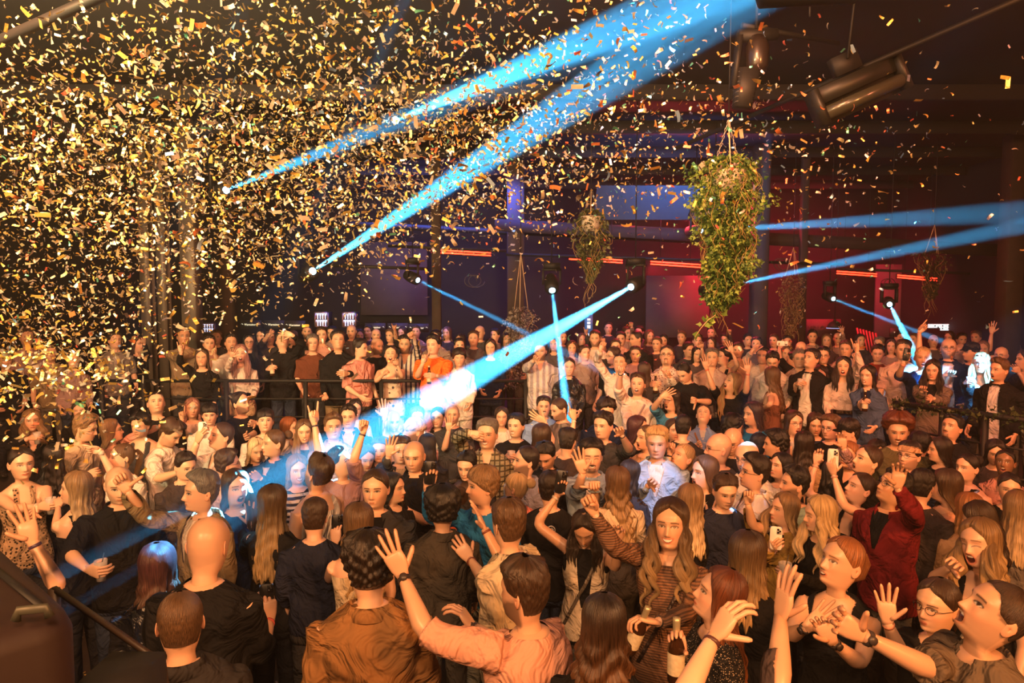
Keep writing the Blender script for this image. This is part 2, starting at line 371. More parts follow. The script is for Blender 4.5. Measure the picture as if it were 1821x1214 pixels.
    if bd:
        jaw = np.clip((-.050 - Z + .050 * np.clip(np.abs(np.sin(TH)), 0, 1) ** 2) / .026 + .25 * np.sin(X * 900) * np.sin(Z * 700), 0, 1) * (Z > -.128) * (np.cos(TH) > -.15)
        hole = crisp(np.sqrt((X / .026) ** 2 + ((Z - mz) / .011) ** 2) - 1)
        if p.get('goatee'): jaw = jaw * (np.abs(X) < .028)
        m = np.clip(jaw * (1 - hole), 0, 1); paint(m, (hc + .01) * .8 + sk * .2 if bd > .7 else hc * .4 + sk * .35, min(.92, bd)); Y = Y + fr * m * .005 * (bd > .7)
    if p.get('stache'): paint(F * crisp(np.sqrt((X / .026) ** 2 + ((Z + .0535) / .006) ** 2) - 1), hc, .95)
    bz = p.get('buzz', 0)
    if bz:
        hl = np.interp(np.abs(np.degrees((TH + math.pi) % (2 * math.pi) - math.pi)), [0, 35, 55, 70, 95, 110, 180], [.078, .074, .050, .0, -.01, -.06, -.085])
        paint(np.clip((Z - hl) / .006 + .5, 0, 1), hc + .02, bz)
    V = np.stack([X, Y, Z], -1)
    g = loft(V, C.reshape(-1, 3), caps=(True, False))
    # loft orientation: rings run clockwise seen from above while going down -> outward
    if not p.get('noears'):
        n = 10 if nt < 60 else 16; m = 5 if nt < 60 else 8
        for sg in (-1, 1):
            rings = []
            for i in range(m + 1):
                f = i / m; r = math.sin(f * math.pi * .9 + .15); off = .0 + .016 * f
                a = np.arange(n) * 2 * math.pi / n * sg
                ez = .0325 * r * np.cos(a); ey = .0175 * r * np.sin(a)
                sc_ = 1 + .25 * (ez > 0)
                rings.append(np.stack([np.full(n, sg * (.0715 + off)) + sg * .45 * (-ey), -.012 + ey * sc_ - off * .55, -.010 + ez], -1))
            rings.append(np.stack([rings[-1][:, 0] * 0 + sg * (.0715 + .009), -.010 + (rings[-1][:, 1] + .012) * .3 - .004, -.010 + (rings[-1][:, 2] + .010) * .35], -1))
            loft(rings, sk * np.array([1.04, .9, .88]), g=g)
    return g
def skull_push(th, z, t, fem):
    x, y = skull_pt(th, z, fem); zz = np.clip(z, 0, .118)
    nx = x / .075 ** 2; ny = (y - YM) / .10 ** 2; nzv = zz / .115 ** 2 * 1.15
    l = np.sqrt(nx ** 2 + ny ** 2 + nzv ** 2) + 1e-9
    return x + nx / l * t, y + ny / l * t, z + nzv / l * t
GZ = np.array([-.75, -.6, -.45, -.3, -.2, -.12, -.05, .0])
def hair_geo(p, style, n, R):
    """closed C-shaped rings from crown to hair tips"""
    fem = p['fem']; hc = np.array(p['hcol']); hc2 = np.array(p.get('hcol2', p['hcol'])); r = random.Random(p['seed'])
    ph = [r.uniform(0, 6.28) for _ in range(12)]
    L = p.get('hlen', .30); long = style in ('long', 'wavy', 'curls')
    zt = .118
    zb = -L if long else (-.075 if not fem else -.085)
    u = np.linspace(0, 1, R)
    z = np.where(u < .22, .118 - .04 * (u / .22) ** 1.8, .078 + (zb - .078) * ((u - .22) / .78))
    if long:
        fo = p.get('hfront', 0)
        phi = np.interp(z, [-.6, -.30, -.2, -.12, -.05, 0, .04, .066, .088], [88 - fo * 45, 88 - fo * 45, 84 - fo * 26, 72 - fo * 6, 62, 58, 48, 26, 0])
    elif p.get('fringe'):
        phi = np.interp(z, [-.09, -.05, -.02, .0, .035, .045], [112, 105, 88, 70, 40, 0])
    elif style in ('pony', 'bun', 'slick'):
        phi = np.interp(z, [-.09, -.05, -.02, .0, .03, .06, .075, .09], [125, 112, 98, 84, 64, 44, 20, 0])
    elif p.get('recede'):
        phi = np.interp(z, [-.09, -.05, -.02, .03, .06, .085, .10, .112], [118, 108, 92, 76, 62, 48, 22, 0])
    else:
        phi = np.interp(z, [-.09, -.05, -.012, .018, .05, .072, .080], [121, 112, 102, 66, 56, 42, 0])
    phi = np.radians(phi)[:, None]
    s = np.linspace(0, 1, n)[None, :]
    TH = phi + (2 * math.pi - 2 * phi) * s; Z = np.repeat(z[:, None], n, 1)
    adeg = np.abs(np.degrees(TH) - 180)   # 0 = back
    top = np.clip((Z - .02) / .07, 0, 1)
    if style == 'short': t = .006 + .019 * top + .006 * top * np.clip((.1185 - Z) / .022, 0, 1) * np.sin(TH * 2 + ph[0]) + p.get('quiff', .0) * np.clip((adeg - 100) / 60, 0, 1) * top
    elif style == 'mop': t = .016 + .014 * top
    elif style == 'curly': t = .022 + .018 * top
    elif style == 'afro': t = .035 + .03 * top
    elif style in ('pony', 'bun', 'slick'): t = .006 + .005 * top
    elif style == 'buzzcut': t = .0035 + .001 * top
    else: t = .012 + .008 * top
    edge = np.clip(np.minimum(s, 1 - s) * (2 * math.pi - 2 * phi) / .28, 0, 1) ** .6
    edge = np.where(phi < .05, 1, edge)
    bott = np.clip((1 - u) / .12, 0, 1)[:, None] if not long else 1
    wob = (np.sin(TH * 7 + Z * 18 + ph[0]) + np.sin(TH * 13 - Z * 25 + ph[1]) + .7 * np.sin(TH * 29 + Z * 9 + ph[2])) / 2.7
    amp = {'short': .38, 'mop': .4, 'curly': .3, 'afro': .2}.get(style, .16)
    pole = np.clip((.1185 - Z) / .022, 0, 1); t = t * (1 + amp * wob * pole)
    if style in ('curly', 'afro', 'mop', 'short'):
        k = {'mop': .6, 'short': .32}.get(style, 1)
        t = t + k * pole * .008 * np.sin(TH * 17 + ph[3]) * np.sin(Z * 150 + 2.5 * np.sin(TH * 5) + ph[4])
    t = t * edge * bott
    X, Y, ZZ = skull_push(TH, np.maximum(Z, -.12), t, fem)
    ZZ = ZZ + (Z - np.maximum(Z, -.12))
    Xi, Yi, Zi = skull_push(TH, np.maximum(Z, -.12), -.006, fem); Zi = Zi + (Z - np.maximum(Z, -.12))
    if long:
        a = np.interp(Z, GZ, [.10, .105, .115, .118, .108, .094, .086, .084]) * p.get('hwide', 1)
        yb = np.interp(Z, GZ, [-.17, -.175, -.172, -.160, -.135, -.112, -.108, -.115])
        yf = np.interp(Z, GZ, [.12, .125, .125, .112, .075, .062, .07, .08])
        sn, cs = np.sin(TH), np.cos(TH)
        gx = a * sn; gy = np.where(cs > 0, YM + (yf - YM) * cs, YM + (YM - yb) * cs)
        wv = p.get('wave', .004)
        tap = np.clip((Z - zb) / (.35 * L), 0, 1) ** .5
        fl = wv * np.sin(Z * (2 * math.pi / .085) + 3 * np.sin(TH * 3 + ph[5]) + ph[6]) * np.clip((.0 - Z) / .1, 0, 1)
        d = fl + .006 * np.sin(TH * 15 + ph[7] + 2 * np.sin(Z * 9)) + .004 * np.sin(TH * 31 + ph[8])
        sl = (.55 + .45 * tap)
        gx = gx * (1 + 0 * sl) + sn * d; gy = gy - 0 + cs * d
        W = np.clip((.02 - Z) / .09, 0, 1)
        X = X * (1 - W) + gx * W; Y = Y * (1 - W) + gy * W
        th_ = .030 * np.clip(.25 + tap, 0, 1)
        ix = gx - sn * th_; iy = gy - cs * th_
        Xi = Xi * (1 - W) + ix * W; Yi = Yi * (1 - W) + iy * W
        rag = .035 * (np.sin(TH * 11 + ph[9]) + np.sin(TH * 23 + ph[10])) * np.clip((.6 - (Z - zb) / L) , 0, 1)
        ZZ = ZZ + rag; Zi = Zi + rag
    O = np.stack([X, Y, ZZ], -1); I = np.stack([Xi, Yi, Zi], -1)[:, ::-1]
    V = np.concatenate([O, I], 1)
    v = np.clip((.10 - Z) / (.10 + L if long else .3), 0, 1)[..., None]
    C = hc * (1 - v ** 1.3) + hc2 * v ** 1.3
    C = np.concatenate([C, C[:, ::-1]], 1).reshape(-1, 3)
    S = np.stack([TH * 1.0, Z * (6 if long or style in ('pony', 'bun', 'slick') else 34), Z * 0 + p['seed'] % 97], -1); S = np.concatenate([S, S[:, ::-1]], 1).reshape(-1, 3)
    # ring direction: angle increases from front over +x: clockwise seen from above, going down = outward
    g = loft(V, C, caps=(False, True), st=S)
    if style == 'pony':
        dr = p.get('ponylen', .28); P = np.array([(0, -.085, .045), (0, -.125, .055), (.01, -.155, .02), (.012, -.165, -.06), (.01, -.16, -.06 - dr * .5), (.0, -.15, -.06 - dr)])
        rr = [.016, .018, .026, .030, .026, .006]; k = len(P); nn = 12
        S2 = np.stack([np.tile(np.arange(nn) * .5, k), np.repeat(np.arange(k) * .8, nn), np.zeros(k * nn)], -1)
        cc = np.repeat(np.linspace(0, 1, k)[:, None], nn, 0); tube(P, rr, [x * .8 for x in rr], nn, hc * (1 - cc) + hc2 * cc, g=g, st=S2)
    if style == 'bun' or p.get('bunadd'):
        k = 9; f = np.linspace(0.05, .95, k) * math.pi; P = np.stack([0 * f, -.100 - .035 * (1 - np.cos(f)), .055 + .03 * (1 - np.cos(f)) * .5], -1); nn = 14
        S2 = np.stack([np.tile(np.arange(nn) * .5, k), np.repeat(np.arange(k) * .8, nn), np.zeros(k * nn)], -1)
        tube(P, .040 * np.sin(f) + .002, None, nn, hc, g=g, st=S2)
    return g
def lock_geo(p, g, sg, L, x0=.074, x1=.085, y1=.115):
    r = random.Random(p['seed'] + (5 if sg > 0 else 9)); hc = np.array(p['hcol']); hc2 = np.array(p.get('hcol2', p['hcol'])); wv = p.get('wave', .004) * 1.6
    for j in range(3):
        k = 26; f = np.linspace(0, 1, k); ph = r.uniform(0, 6.28); dx = (j - 1) * .022
        z = .03 - (L + .03 + r.uniform(-.05, .02)) * f
        x = sg * (x0 + (x1 + dx - x0) * np.clip(f * 1.8, 0, 1)) + wv * np.sin(z * 48 + ph) * f ** .5
        y = np.interp(f, [0, .25, .5, 1], [.02 - j * .01, .035, .075 + y1 * .2, y1]) + wv * .6 * np.cos(z * 48 + ph) * f ** .5
        rr = np.interp(f, [0, .15, .6, 1], [.008, .026, .030, .004]); nn = 9
        cc = np.repeat(f[:, None], nn, 0) ** 1.3
        S2 = np.stack([np.tile(np.arange(nn) * .35, k) + j, np.repeat(z * 6, nn), np.zeros(k * nn)], -1)
        tube(np.stack([x, y, z], -1), rr, rr * .7, nn, hc * (1 - cc) + hc2 * cc, g=g, st=S2)
def cap_geo(kind, col, n=28):
    g = Geo(); z = np.array([.118, .112, .10, .08, .06, .042, .036, .034]); t = np.array([.014, .014, .015, .016, .016, .016, .018, .010])
    if kind == 'beanie': z = np.array([.118, .112, .10, .08, .06, .05, .049, .03, .012, .008]); t = np.array([.024, .024, .022, .018, .015, .014, .021, .022, .021, .012])
    th = np.radians(np.linspace(0, 360, n, endpoint=False)); TH = np.repeat(th[None], len(z), 0); Z = np.repeat(z[:, None], n, 1); T = np.repeat(t[:, None], n, 1)
    X, Y, ZZ = skull_push(TH, Z, T, False); loft(np.stack([X, Y, ZZ], -1), col, caps=(True, False), g=g)
    if kind in ('cap', 'backcap'):
        sg = 1 if kind == 'cap' else -1; m = 11; f = np.linspace(-1, 1, m); rings = []
        for j, q in enumerate((0, .5, 1)):
            x = f * .066 * (1 - .12 * q); y = sg * (np.sqrt(np.clip(1 - (f * .9) ** 2, 0, 1)) * (.045 + .055 * q) + .045); z_ = .042 - .012 * q - .012 * f ** 2
            rings.append(np.concatenate([np.stack([x, y, z_ + .002], -1), np.stack([x, y, z_ - .002], -1)[::-1]]))
        if sg > 0: rings = rings[::-1]
        loft(rings, np.array(col) * .9, g=g)
    return g
def glasses_geo(g, col=(.02, .015, .015), R=.021):
    for sg in (-1, 1):
        a = np.linspace(0, 2 * math.pi, 17)[:-1]; P = np.stack([sg * .031 + R * np.cos(a), .094 - 3.2 * (R * np.cos(a) + sg * .031) ** 2 + 0 * a, -.001 + R * .82 * np.sin(a)], -1)
        rings = []
        for i in range(16):
            t = norm(P[(i + 1) % 16] - P[i - 1]); u = np.array([0, 1., 0]); v = np.cross(t, u); rings.append([P[i] + .0016 * (u * math.cos(b) + v * math.sin(b)) for b in (0, 1.57, 3.14, 4.71)])
        rings = np.array(rings); gg = Geo(); q = grid_faces(17, 4); vv = np.concatenate([rings, rings[:1]]).reshape(-1, 3); g.add(vv, q, None, col)
        tube([(sg * .052, .088, .002), (sg * .072, .06, .002), (sg * .078, .0, 0)], .0016, n=4, col=col, g=g)
    tube([(-.010, .099, .002), (.010, .099, .002)], .0014, n=4, col=col, g=g)
# hands ------------------------------------------------------------
def _rx(v, a): c, s = math.cos(a), math.sin(a); return np.array([v[0], v[1] * c + v[2] * s, -v[1] * s + v[2] * c])
def hand_geo(pose, lod, sk):
    """wrist at origin, fingers +z, palm faces +y, thumb at +x"""
    g = Geo(); n = 6 if lod else 8
    P = [(0, 0, -.012), (0, 0, .008), (.003, .001, .03), (.002, .003, .06), (0, .002, .088), (0, .001, .097)]
    rings = tube_rings(P, [.013, .0145, .0155, .0145, .012, .006], [.024, .028, .038, .041, .041, .034], 10 if lod else 14, up=(0, 1, 0), sq=2.6)
    # tube_rings: u = up(y), v = t x u = z x y = -x
    loft(rings, sk, g=g)
    cur = {'o': [(4, 8, 6)] * 4, 'r': [(22, 30, 18), (26, 34, 20), (30, 36, 22), (34, 38, 24)], 'f': [(78, 95, 55)] * 4, 'h': [(42, 48, 30), (44, 50, 30), (46, 50, 32), (48, 50, 34)],
           'p': [(4, 6, 4)] + [(75, 90, 50)] * 3, 't': [(82, 95, 50)] * 4, 'k': [(2, 5, 5), (80, 92, 50), (80, 92, 50), (4, 8, 8)], 'c': [(28, 40, 30)] * 4}[pose]
    sp = {'o': 9, 'r': 5, 'k': 6, 'p': 2, 'c': 8}.get(pose, 1.5)
    bx = [.0295, .0100, -.0095, -.0285]; bz = [.088, .093, .090, .080]; L = [(.044, .026, .020), (.049, .030, .022), (.045, .028, .021), (.034, .020, .018)]; rad = [.0088, .0090, .0086, .0076]
    sk2 = np.array(sk) * np.array([1.02, .95, .93])
    for i in range(4):
        sa = math.radians(sp * (1.5 - i)); a = 0; pt = np.array([bx[i] * .93, .002, bz[i] - .014]); pts = [pt]; d0 = np.array([math.sin(sa), 0, math.cos(sa)])
        pt = pt + d0 * .016; pts.append(pt)
        for j in range(3):
            a += math.radians(cur[i][j]); d = np.array([d0[0] * math.cos(a), math.sin(a), d0[2] * math.cos(a)])
            pts.append(pt + d * L[i][j] * .5); pt = pt + d * L[i][j]; pts.append(pt)
        r = rad[i]; rr = [r, r * 1.05, r, r * 1.02, r * .93, r * .95, r * .86, r * .45]
        tube(pts, rr, n=n, col=sk2, g=g, up=(1, 0, 0))
    td = {'o': (.80, .15, .60), 'r': (.60, .45, .65), 'f': (.15, .75, .60), 'h': (.45, .80, .35), 'p': (.2, .75, .6), 't': (1, .0, .15), 'k': (.1, .8, .55), 'c': (.75, .5, .5)}[pose]
    t2 = {'o': (.62, .22, .75), 'r': (.2, .5, .8), 'f': (-.6, .65, .35), 'h': (-.05, .92, .25), 'p': (-.5, .7, .4), 't': (1, -.15, .1), 'k': (-.6, .6, .4), 'c': (.5, .75, .45)}[pose]
    a = norm(td); b = norm(t2); p0 = np.array([.016, .006, .018]); p1 = p0 + a * .040; p2 = p1 + norm(a + b) * .030; p3 = p2 + b * .026
    tube([p0, p0 + a * .02, p1, (p1 + p2) / 2, p2, (p2 + p3) / 2, p3], [.013, .0145, .0115, .0108, .0105, .0098, .005], n=n, col=sk2, g=g, up=(0, 1, 0))
    return g
def arm_path(S, E, W, k=5):
    S, E, W = map(np.asarray, (S, E, W)); a = [S + (E - S) * f for f in np.linspace(0, .82, k)]; b = [E + (W - E) * f for f in np.linspace(.18, 1, k)]
    m = (a[-1] + b[0]) / 2 * .45 + E * .55
    return np.array(a + [m] + b)
TZM = np.array([-.64, -.56, -.48, -.38, -.28, -.16, -.08, -.03, .01, .035, .055])
TXM = np.array([.172, .170, .172, .162, .156, .172, .182, .180, .140, .088, .062]); TYM = np.array([.118, .118, .122, .115, .112, .122, .118, .098, .076, .066, .058])
TXF = np.array([.175, .178, .172, .145, .126, .146, .155, .154, .118, .074, .054]); TYF = np.array([.122, .124, .122, .102, .094, .108, .104, .084, .066, .056, .050])
def torso_rings(fem, z0, z1, off, n, R, A, wide=1.0):
    """A(local)->world ; local frame origin at the base of the neck between the shoulders"""
    z = np.linspace(z0, z1, R); X = np.interp(z, TZM, TXF if fem else TXM) * wide + off; Y = np.interp(z, TZM, TYF if fem else TYM) + off
    yc = np.interp(z, [-.6, -.45, -.3, -.12, .05], [-.005, .0, .01, .0, -.005]) * 1.0
    a = np.arange(n) * 2 * math.pi / n; c = np.sign(np.cos(a)) * np.abs(np.cos(a)) ** (2 / 2.5); s = np.sign(np.sin(a)) * np.abs(np.sin(a)) ** (2 / 2.5)
    return np.array([A(np.stack([X[i] * c, yc[i] + Y[i] * s, np.full(n, z[i])], -1)) for i in range(R)])
SPOTS = []
REM = []      # meshes waiting for a fused (voxel) surface
PEOPLE = []
def level(x, y):
    if x < .55: return .55 if y > 9.25 else 0.
    if x < 3.7: return .55 if y > 8.95 else (.37 if y > 8.45 else (.18 if y > 7.95 else 0.))
    return .55 if y > 8.15 - (x - 3.7) * 1.05 else 0.
def find_depth(x, y, hs, fem, want=None):
    best = None; d0 = .236 * FPX / hs
    for k in np.linspace(.80, 1.28, 49):
        P = at(x, y, d0 * k); lv = level(P[0], P[1]); h = P[2] + .118 - lv; w = want or (1.69 if fem else 1.79)
        c = ((k - 1) / .11) ** 2 + ((h - w) / .10) ** 2
        for Q in SPOTS:
            dd = math.hypot(P[0] - Q[0], P[1] - Q[1])
            if dd < .36: c += 9 * (1 - dd / .36)
        if best is None or c < best[0]: best = (c, d0 * k, h, lv)
    P = at(x, y, best[1]); SPOTS.append((P[0], P[1])); return best[1:]
def solve_on_ray(S, px, L, pref):
    r = ray(*px); o = CAM - S; a = r.dot(r); b = 2 * o.dot(r); c = o.dot(o) - L * L; disc = b * b - 4 * a * c
    if disc >= 0:
        roots = [(-b + s * math.sqrt(disc)) / (2 * a) for s in (-1, 1)]; pts = [CAM + r * t for t in roots]
        return max(pts, key=lambda q: (q - S).dot(pref))
    t = -b / (2 * a); q = CAM + r * t; v = q - S; l = np.linalg.norm(v)
    return S + v / l * min(l, L * 1.16)
def person(x, y, hs, yaw, pitch, sex, hair, hcol, top, tcol, label, arms=(), beard=0, mouth='n', by=None, group=None, d=None, want=None, roll=0, pants=None, **k):
    fem = sex == 'f'; i = len(PEOPLE); rnd = random.Random(i * 77 + 5)
    dd, h, lv = find_depth(x, y, hs, fem, want)
    if d: dd = d; lv = None
    Ch = at(x, y, dd); lv = level(Ch[0], Ch[1]) if lv is None else lv
    sc_ = hs * dd / FPX / .236; sc_ = min(1.12, max(.9, sc_))
    if dd == d: sc_ = max(.92, min(1.10, sc_))
    base = norm([-Ch[0], -Ch[1], 0]); right = np.array([-base[1], base[0], 0]); up = np.array([0, 0, 1.])
    def facing(a): a = math.radians(a); return base * math.cos(a) + right * math.sin(a)
    f0 = facing(yaw); r0 = np.cross(f0, up)
    by = (yaw * .55 if abs(yaw) < 100 else yaw) if by is None else by
    fb = facing(by); rb = np.cross(fb, up)
    pr = math.radians(pitch); fh = f0 * math.cos(pr) + up * math.sin(pr); uh = up * math.cos(pr) - f0 * math.sin(pr)
    rr = math.radians(roll); rh, uh = r0 * math.cos(rr) + uh * math.sin(rr), uh * math.cos(rr) - r0 * math.sin(rr)
    Mh = np.stack([rh, fh, uh]) * sc_; Mb = np.stack([rb, fb, up]) * sc_; My = np.stack([r0, f0, up]) * sc_
    v0 = np.array([0, -.02, -.10]); P0 = Ch + v0 @ Mh
    sstep = lambda t: t * t * (3 - 2 * t)
    def place_head(V):
        wt = sstep(np.clip((-.10 - V[:, 2]) / .10, 0, 1))[:, None]; return (1 - wt) * (Ch + V @ Mh) + wt * (P0 + (V - v0) @ Mb)
    def place_hair(V):
        wt = sstep(np.clip((-.02 - V[:, 2]) / .14, 0, 1))[:, None]; return (1 - wt) * (Ch + V @ Mh) + wt * (P0 + (V - v0) @ (Mb if abs(((yaw - by + 180) % 360) - 180) < 45 else My))
    Sc = P0 + np.array([0, -.004, -.100]) @ Mb
    A = lambda V: Sc + V @ Mb
    foot = np.array([Sc[0], Sc[1], lv]); 
    near = hs >= 40; far = hs < 27
    sk = np.array(k.get('skin', SK[i % 4])); hcv = HC.get(hcol, hcol) if isinstance(hcol, str) else hcol
    p = dict(fem=fem, hcol=hcv, skin=sk, seed=i * 13 + 3, beard=beard, mouth=mouth, **{a: b for a, b in k.items() if a not in ('skin',)})
    if isinstance(p.get('hcol2'), str): p['hcol2'] = HC[p['hcol2']]
    if hair in ('long', 'wavy', 'curls'): p['noears'] = True
    face = abs(yaw) < 115
    if hs >= 74: nt, nz = (112, 96) if face else (44, 40)
    elif hs >= 46: nt, nz = (84, 74) if face else (36, 34)
    elif hs >= 34: nt, nz = (60, 54) if face else (28, 26)
    elif hs >= 26: nt, nz = 44, 40
    else: nt, nz = 30, 28
    body = Geo(); hg = head_geo(p, nt, nz); body.merge(hg, place_head)
    # shoulders and arms
    fs = .90 if fem else 1.0; sw = (.150 if fem else .178)
    sleeve = {'tee': .55, 'polo': .58, 'shirt': 1, 'jacket': 1, 'long': 1, 'tank': 0, 'halter': 0, 'off': 0, 'vest': 0, 'rolled': .75, 'open': 1, 'crop': .5, 'croplong': 1}[top]
    sides = {}; spec = list(arms)
    sho = {s: A(np.array([s * sw, -.005, -.035])) for s in (1, -1)}
    def spx(P): v = P - CAM; z = v.dot(FW); return CX + v[0] / z * FPX, CY - v.dot(UP) / z * FPX
    if len(spec) == 2:
        s1 = spx(sho[1]); s2 = spx(sho[-1]); dd1 = math.dist(s1, spec[0][:2]) + math.dist(s2, spec[1][:2]); dd2 = math.dist(s2, spec[0][:2]) + math.dist(s1, spec[1][:2])
        sides = {1: spec[0], -1: spec[1]} if dd1 <= dd2 else {-1: spec[0], 1: spec[1]}
    elif len(spec) == 1:
        s1 = math.dist(spx(sho[1]), spec[0][:2]); s2 = math.dist(spx(sho[-1]), spec[0][:2]); sides = {1 if s1 <= s2 else -1: spec[0]}
    props = []; tz = sc_
    slv = Geo(); armgeo = Geo(); acc = []
    for s in (1, -1):
        S = sho[s].copy(); U, Fo = .285 * fs * sc_, .255 * fs * sc_; sp = sides.get(s)
        if sp is None:
            if not (k.get('hide_arms')):
                j = rnd.random()
                E = S + (s * .05 * rb - up * .27 + fb * (-.02 + .05 * j)) * sc_ * fs
                W = E + ((-s * .06) * rb * (1 if j > .4 else 0) + fb * (.12 + .1 * j) - up * (.20 - .1 * j)) * sc_ * fs
            pose = 'r'; prop = None; tip = None; pn = None
        else:
            if sp[1] < spx(S)[1] - 4: S = S + up * .045 * sc_ - s * rb * .015
            zpref = fb * 1.0 + s * rb * .3; E = solve_on_ray(S, sp[:2], U, zpref * (sp[6] if len(sp) > 6 and sp[6] else 1))
            W = solve_on_ray(E, sp[2:4], Fo, fb * (sp[6] if len(sp) > 6 and sp[6] else 1) + up * .2)
            pose = sp[4]; prop = sp[5] if len(sp) > 5 else None; tip = None
        pth = arm_path(S, E, W, 4 if far else 5); m = len(pth); fr = np.linspace(0, 1, m); na = 8 if far else 12
        ra = np.interp(fr, [0, .25, .5, .62, 1], [.050 if sleeve == 0 else .034, .046, .038, .041, .025]) * fs * sc_; rb_ = np.interp(fr, [0, .25, .5, .62, 1], [.050 if sleeve == 0 else .034, .046, .038, .041, .020]) * fs * sc_
        F_ = norm(W - E); tocam = norm(CAM - W)
        pn = tocam if not prop == 'phone' else norm(fb * -1 + tocam * -.3)
        if sp is None: pn = -s * rb
        elif prop in ('cup', 'bottle', 'glass'): pn = norm(-s * rb + fb * .35)
        elif k.get('palm') == 'front': pn = fb
        elif k.get('palm') == 'in': pn = norm(-s * rb)
        elif sp is not None and fb.dot(tocam) < -.2: pn = norm(fb * .8 - s * rb * .6)
        if sp is not None and len(sp) > 7 and sp[7]: tp = at(*sp[7], (W - CAM).dot(FW)); zf = norm(tp - W)
        elif prop in ('cup', 'bottle', 'glass'): zf = norm(F_ * .6 + fb * .5 - s * rb * .5)
        else: zf = F_
        pn = norm(pn - zf * pn.dot(zf)); xt = np.cross(zf, pn) * (1 if s == 1 else -1)
        # right hand: thumb = fingers x palm ; left mirrored
        xt = np.cross(zf, pn); xt = -xt if s == 1 else xt
        xt = -xt
        hg2 = hand_geo(pose, far, sk); hscale = sc_ * (.94 if fem else 1.03) * .97
        Vh = np.concatenate(hg2.V) * hscale; Wd = W + Vh[:, :1] * xt + Vh[:, 1:2] * pn + Vh[:, 2:3] * zf
        flip = np.dot(np.cross(xt, pn), zf) < 0
        Q = np.concatenate(hg2.Q); T = np.concatenate(hg2.T)
        if flip: Q = Q[:, ::-1]; T = T[:, ::-1]
        body.add(Wd, Q, T, np.concatenate(hg2.C))
        hp = W + (zf * .075 + pn * .030) * hscale
        if prop: props.append((prop, hp, zf, pn, xt, hs, sc_))
        start = 0
        armc = sk
        if k.get('tattoo'):
            armc = sk
        rg = tube_rings(pth, ra, rb_, na, up=pn); armgeo.merge(loft(rg, armc))
        acc.append((W, F_, ra[-1], s, sp))
        if sleeve > 0:
            thick = {'jacket': .016, 'open': .018, 'shirt': .011, 'long': .008, 'tee': .018, 'polo': .016, 'rolled': .012, 'crop': .014, 'croplong': .008}[top]
            kk = 9; ff = np.linspace(0, sleeve, kk); full = arm_path(S, E, W, 6); fl = np.linspace(0, 1, len(full))
            # make parameter proportional to length
            cum = np.concatenate([[0], np.cumsum(np.linalg.norm(np.diff(full, axis=0), axis=1))]); cum /= cum[-1]
            ff = ff * (.97 if sleeve == 1 else 1)
            Pp = np.stack([np.interp(ff, cum, full[:, j]) for j in range(3)], -1)
            rs = (np.interp(ff, [0, .25, .5, .62, 1], [.058, .050, .043, .044, .028]) * fs + thick) * sc_
            if sleeve < .7: rs[-1] *= 1.12
            else:
                rs = rs * (1 + .06 * np.sin(ff * 40 + i))
            if sp is None and sleeve == 1: pass
            slv.merge(loft(tube_rings(Pp, rs, rs, 12, up=pn), (1, 1, 1)))
    tcv = np.array(tcol, float)
    nr = 14 if far else 22; nn = 16 if far else 28
    skz = loft(torso_rings(fem, -.5, .052, 0, nn, nr, A))
    bare = top in ('tank', 'halter', 'off', 'vest')
    skin_t = Geo(); skin_t.merge(skz); skin_t.merge(armgeo)
    skin_t.C = [np.tile(sk, (len(c), 1)) for c in skin_t.C]
    shirt = Geo(); off = {'jacket': .022, 'open': .024, 'shirt': .016, 'tee': .015, 'polo': .014, 'rolled': .016, 'long': .010, 'crop': .010, 'croplong': .010, 'tank': .010, 'halter': .010, 'off': .012, 'vest': .014}[top]
    zb = {'jacket': -.64, 'open': -.62, 'crop': -.34, 'croplong': -.33}.get(top, -.60)
    if k.get('dress'): zb = -.64
    shirt.merge(loft(torso_rings(fem, zb, .05, off, nn, nr, A)))
    if fem and not k.get('flat'):
        for s in (-1, 1):
            c0 = np.array([s * .066, .070, -.165]); ll = np.linspace(0.1, math.pi - .1, 6)
            for gg, o_ in ((shirt, off), (skin_t, 0)):
                gg.merge(loft([A(c0 + (.052 + o_) * np.stack([math.sin(q) * np.cos(np.arange(10) * .6283), math.sin(q) * np.sin(np.arange(10) * .6283), np.full(10, -math.cos(q))], -1)) for q in ll], sk))
    shirt.merge(slv)
    root_origin = foot
    fs_v = (.0115 if hs > 70 else .0145) if near else .02
    rec = dict(i=i, name='person', hs=hs, label=label, group=group, origin=foot, body=body, top=top, tcol=tcv, mat=k.get('tmat'), A=(Sc.copy(), Mb.copy()), p=p, hair=hair, place_hair=place_hair, place_head=place_head,
               shirt=None, skin_t=None, acc=acc, props=props, fem=fem, lv=lv, sc=sc_, rb=rb, fb=fb, k=k, pants=pants, far=far, by=by, sk=sk, near=near, Sc=Sc, Mb=Mb, Ch=Ch)
    REM.append((rec, 'shirt', shirt, fs_v))
    if bare and not far: REM.append((rec, 'skin_t', skin_t, .0125 if near else .018))
    else:
        skin_t.V = [v for v in skin_t.V]; rec['skin_raw'] = armgeo if not bare else skin_t
        if not bare:
            # small upper chest so that open collars show skin
            rec['chest'] = loft(torso_rings(fem, -.22, .052, .0, 20, 8, A), sk)
    PEOPLE.append(rec)
    return rec
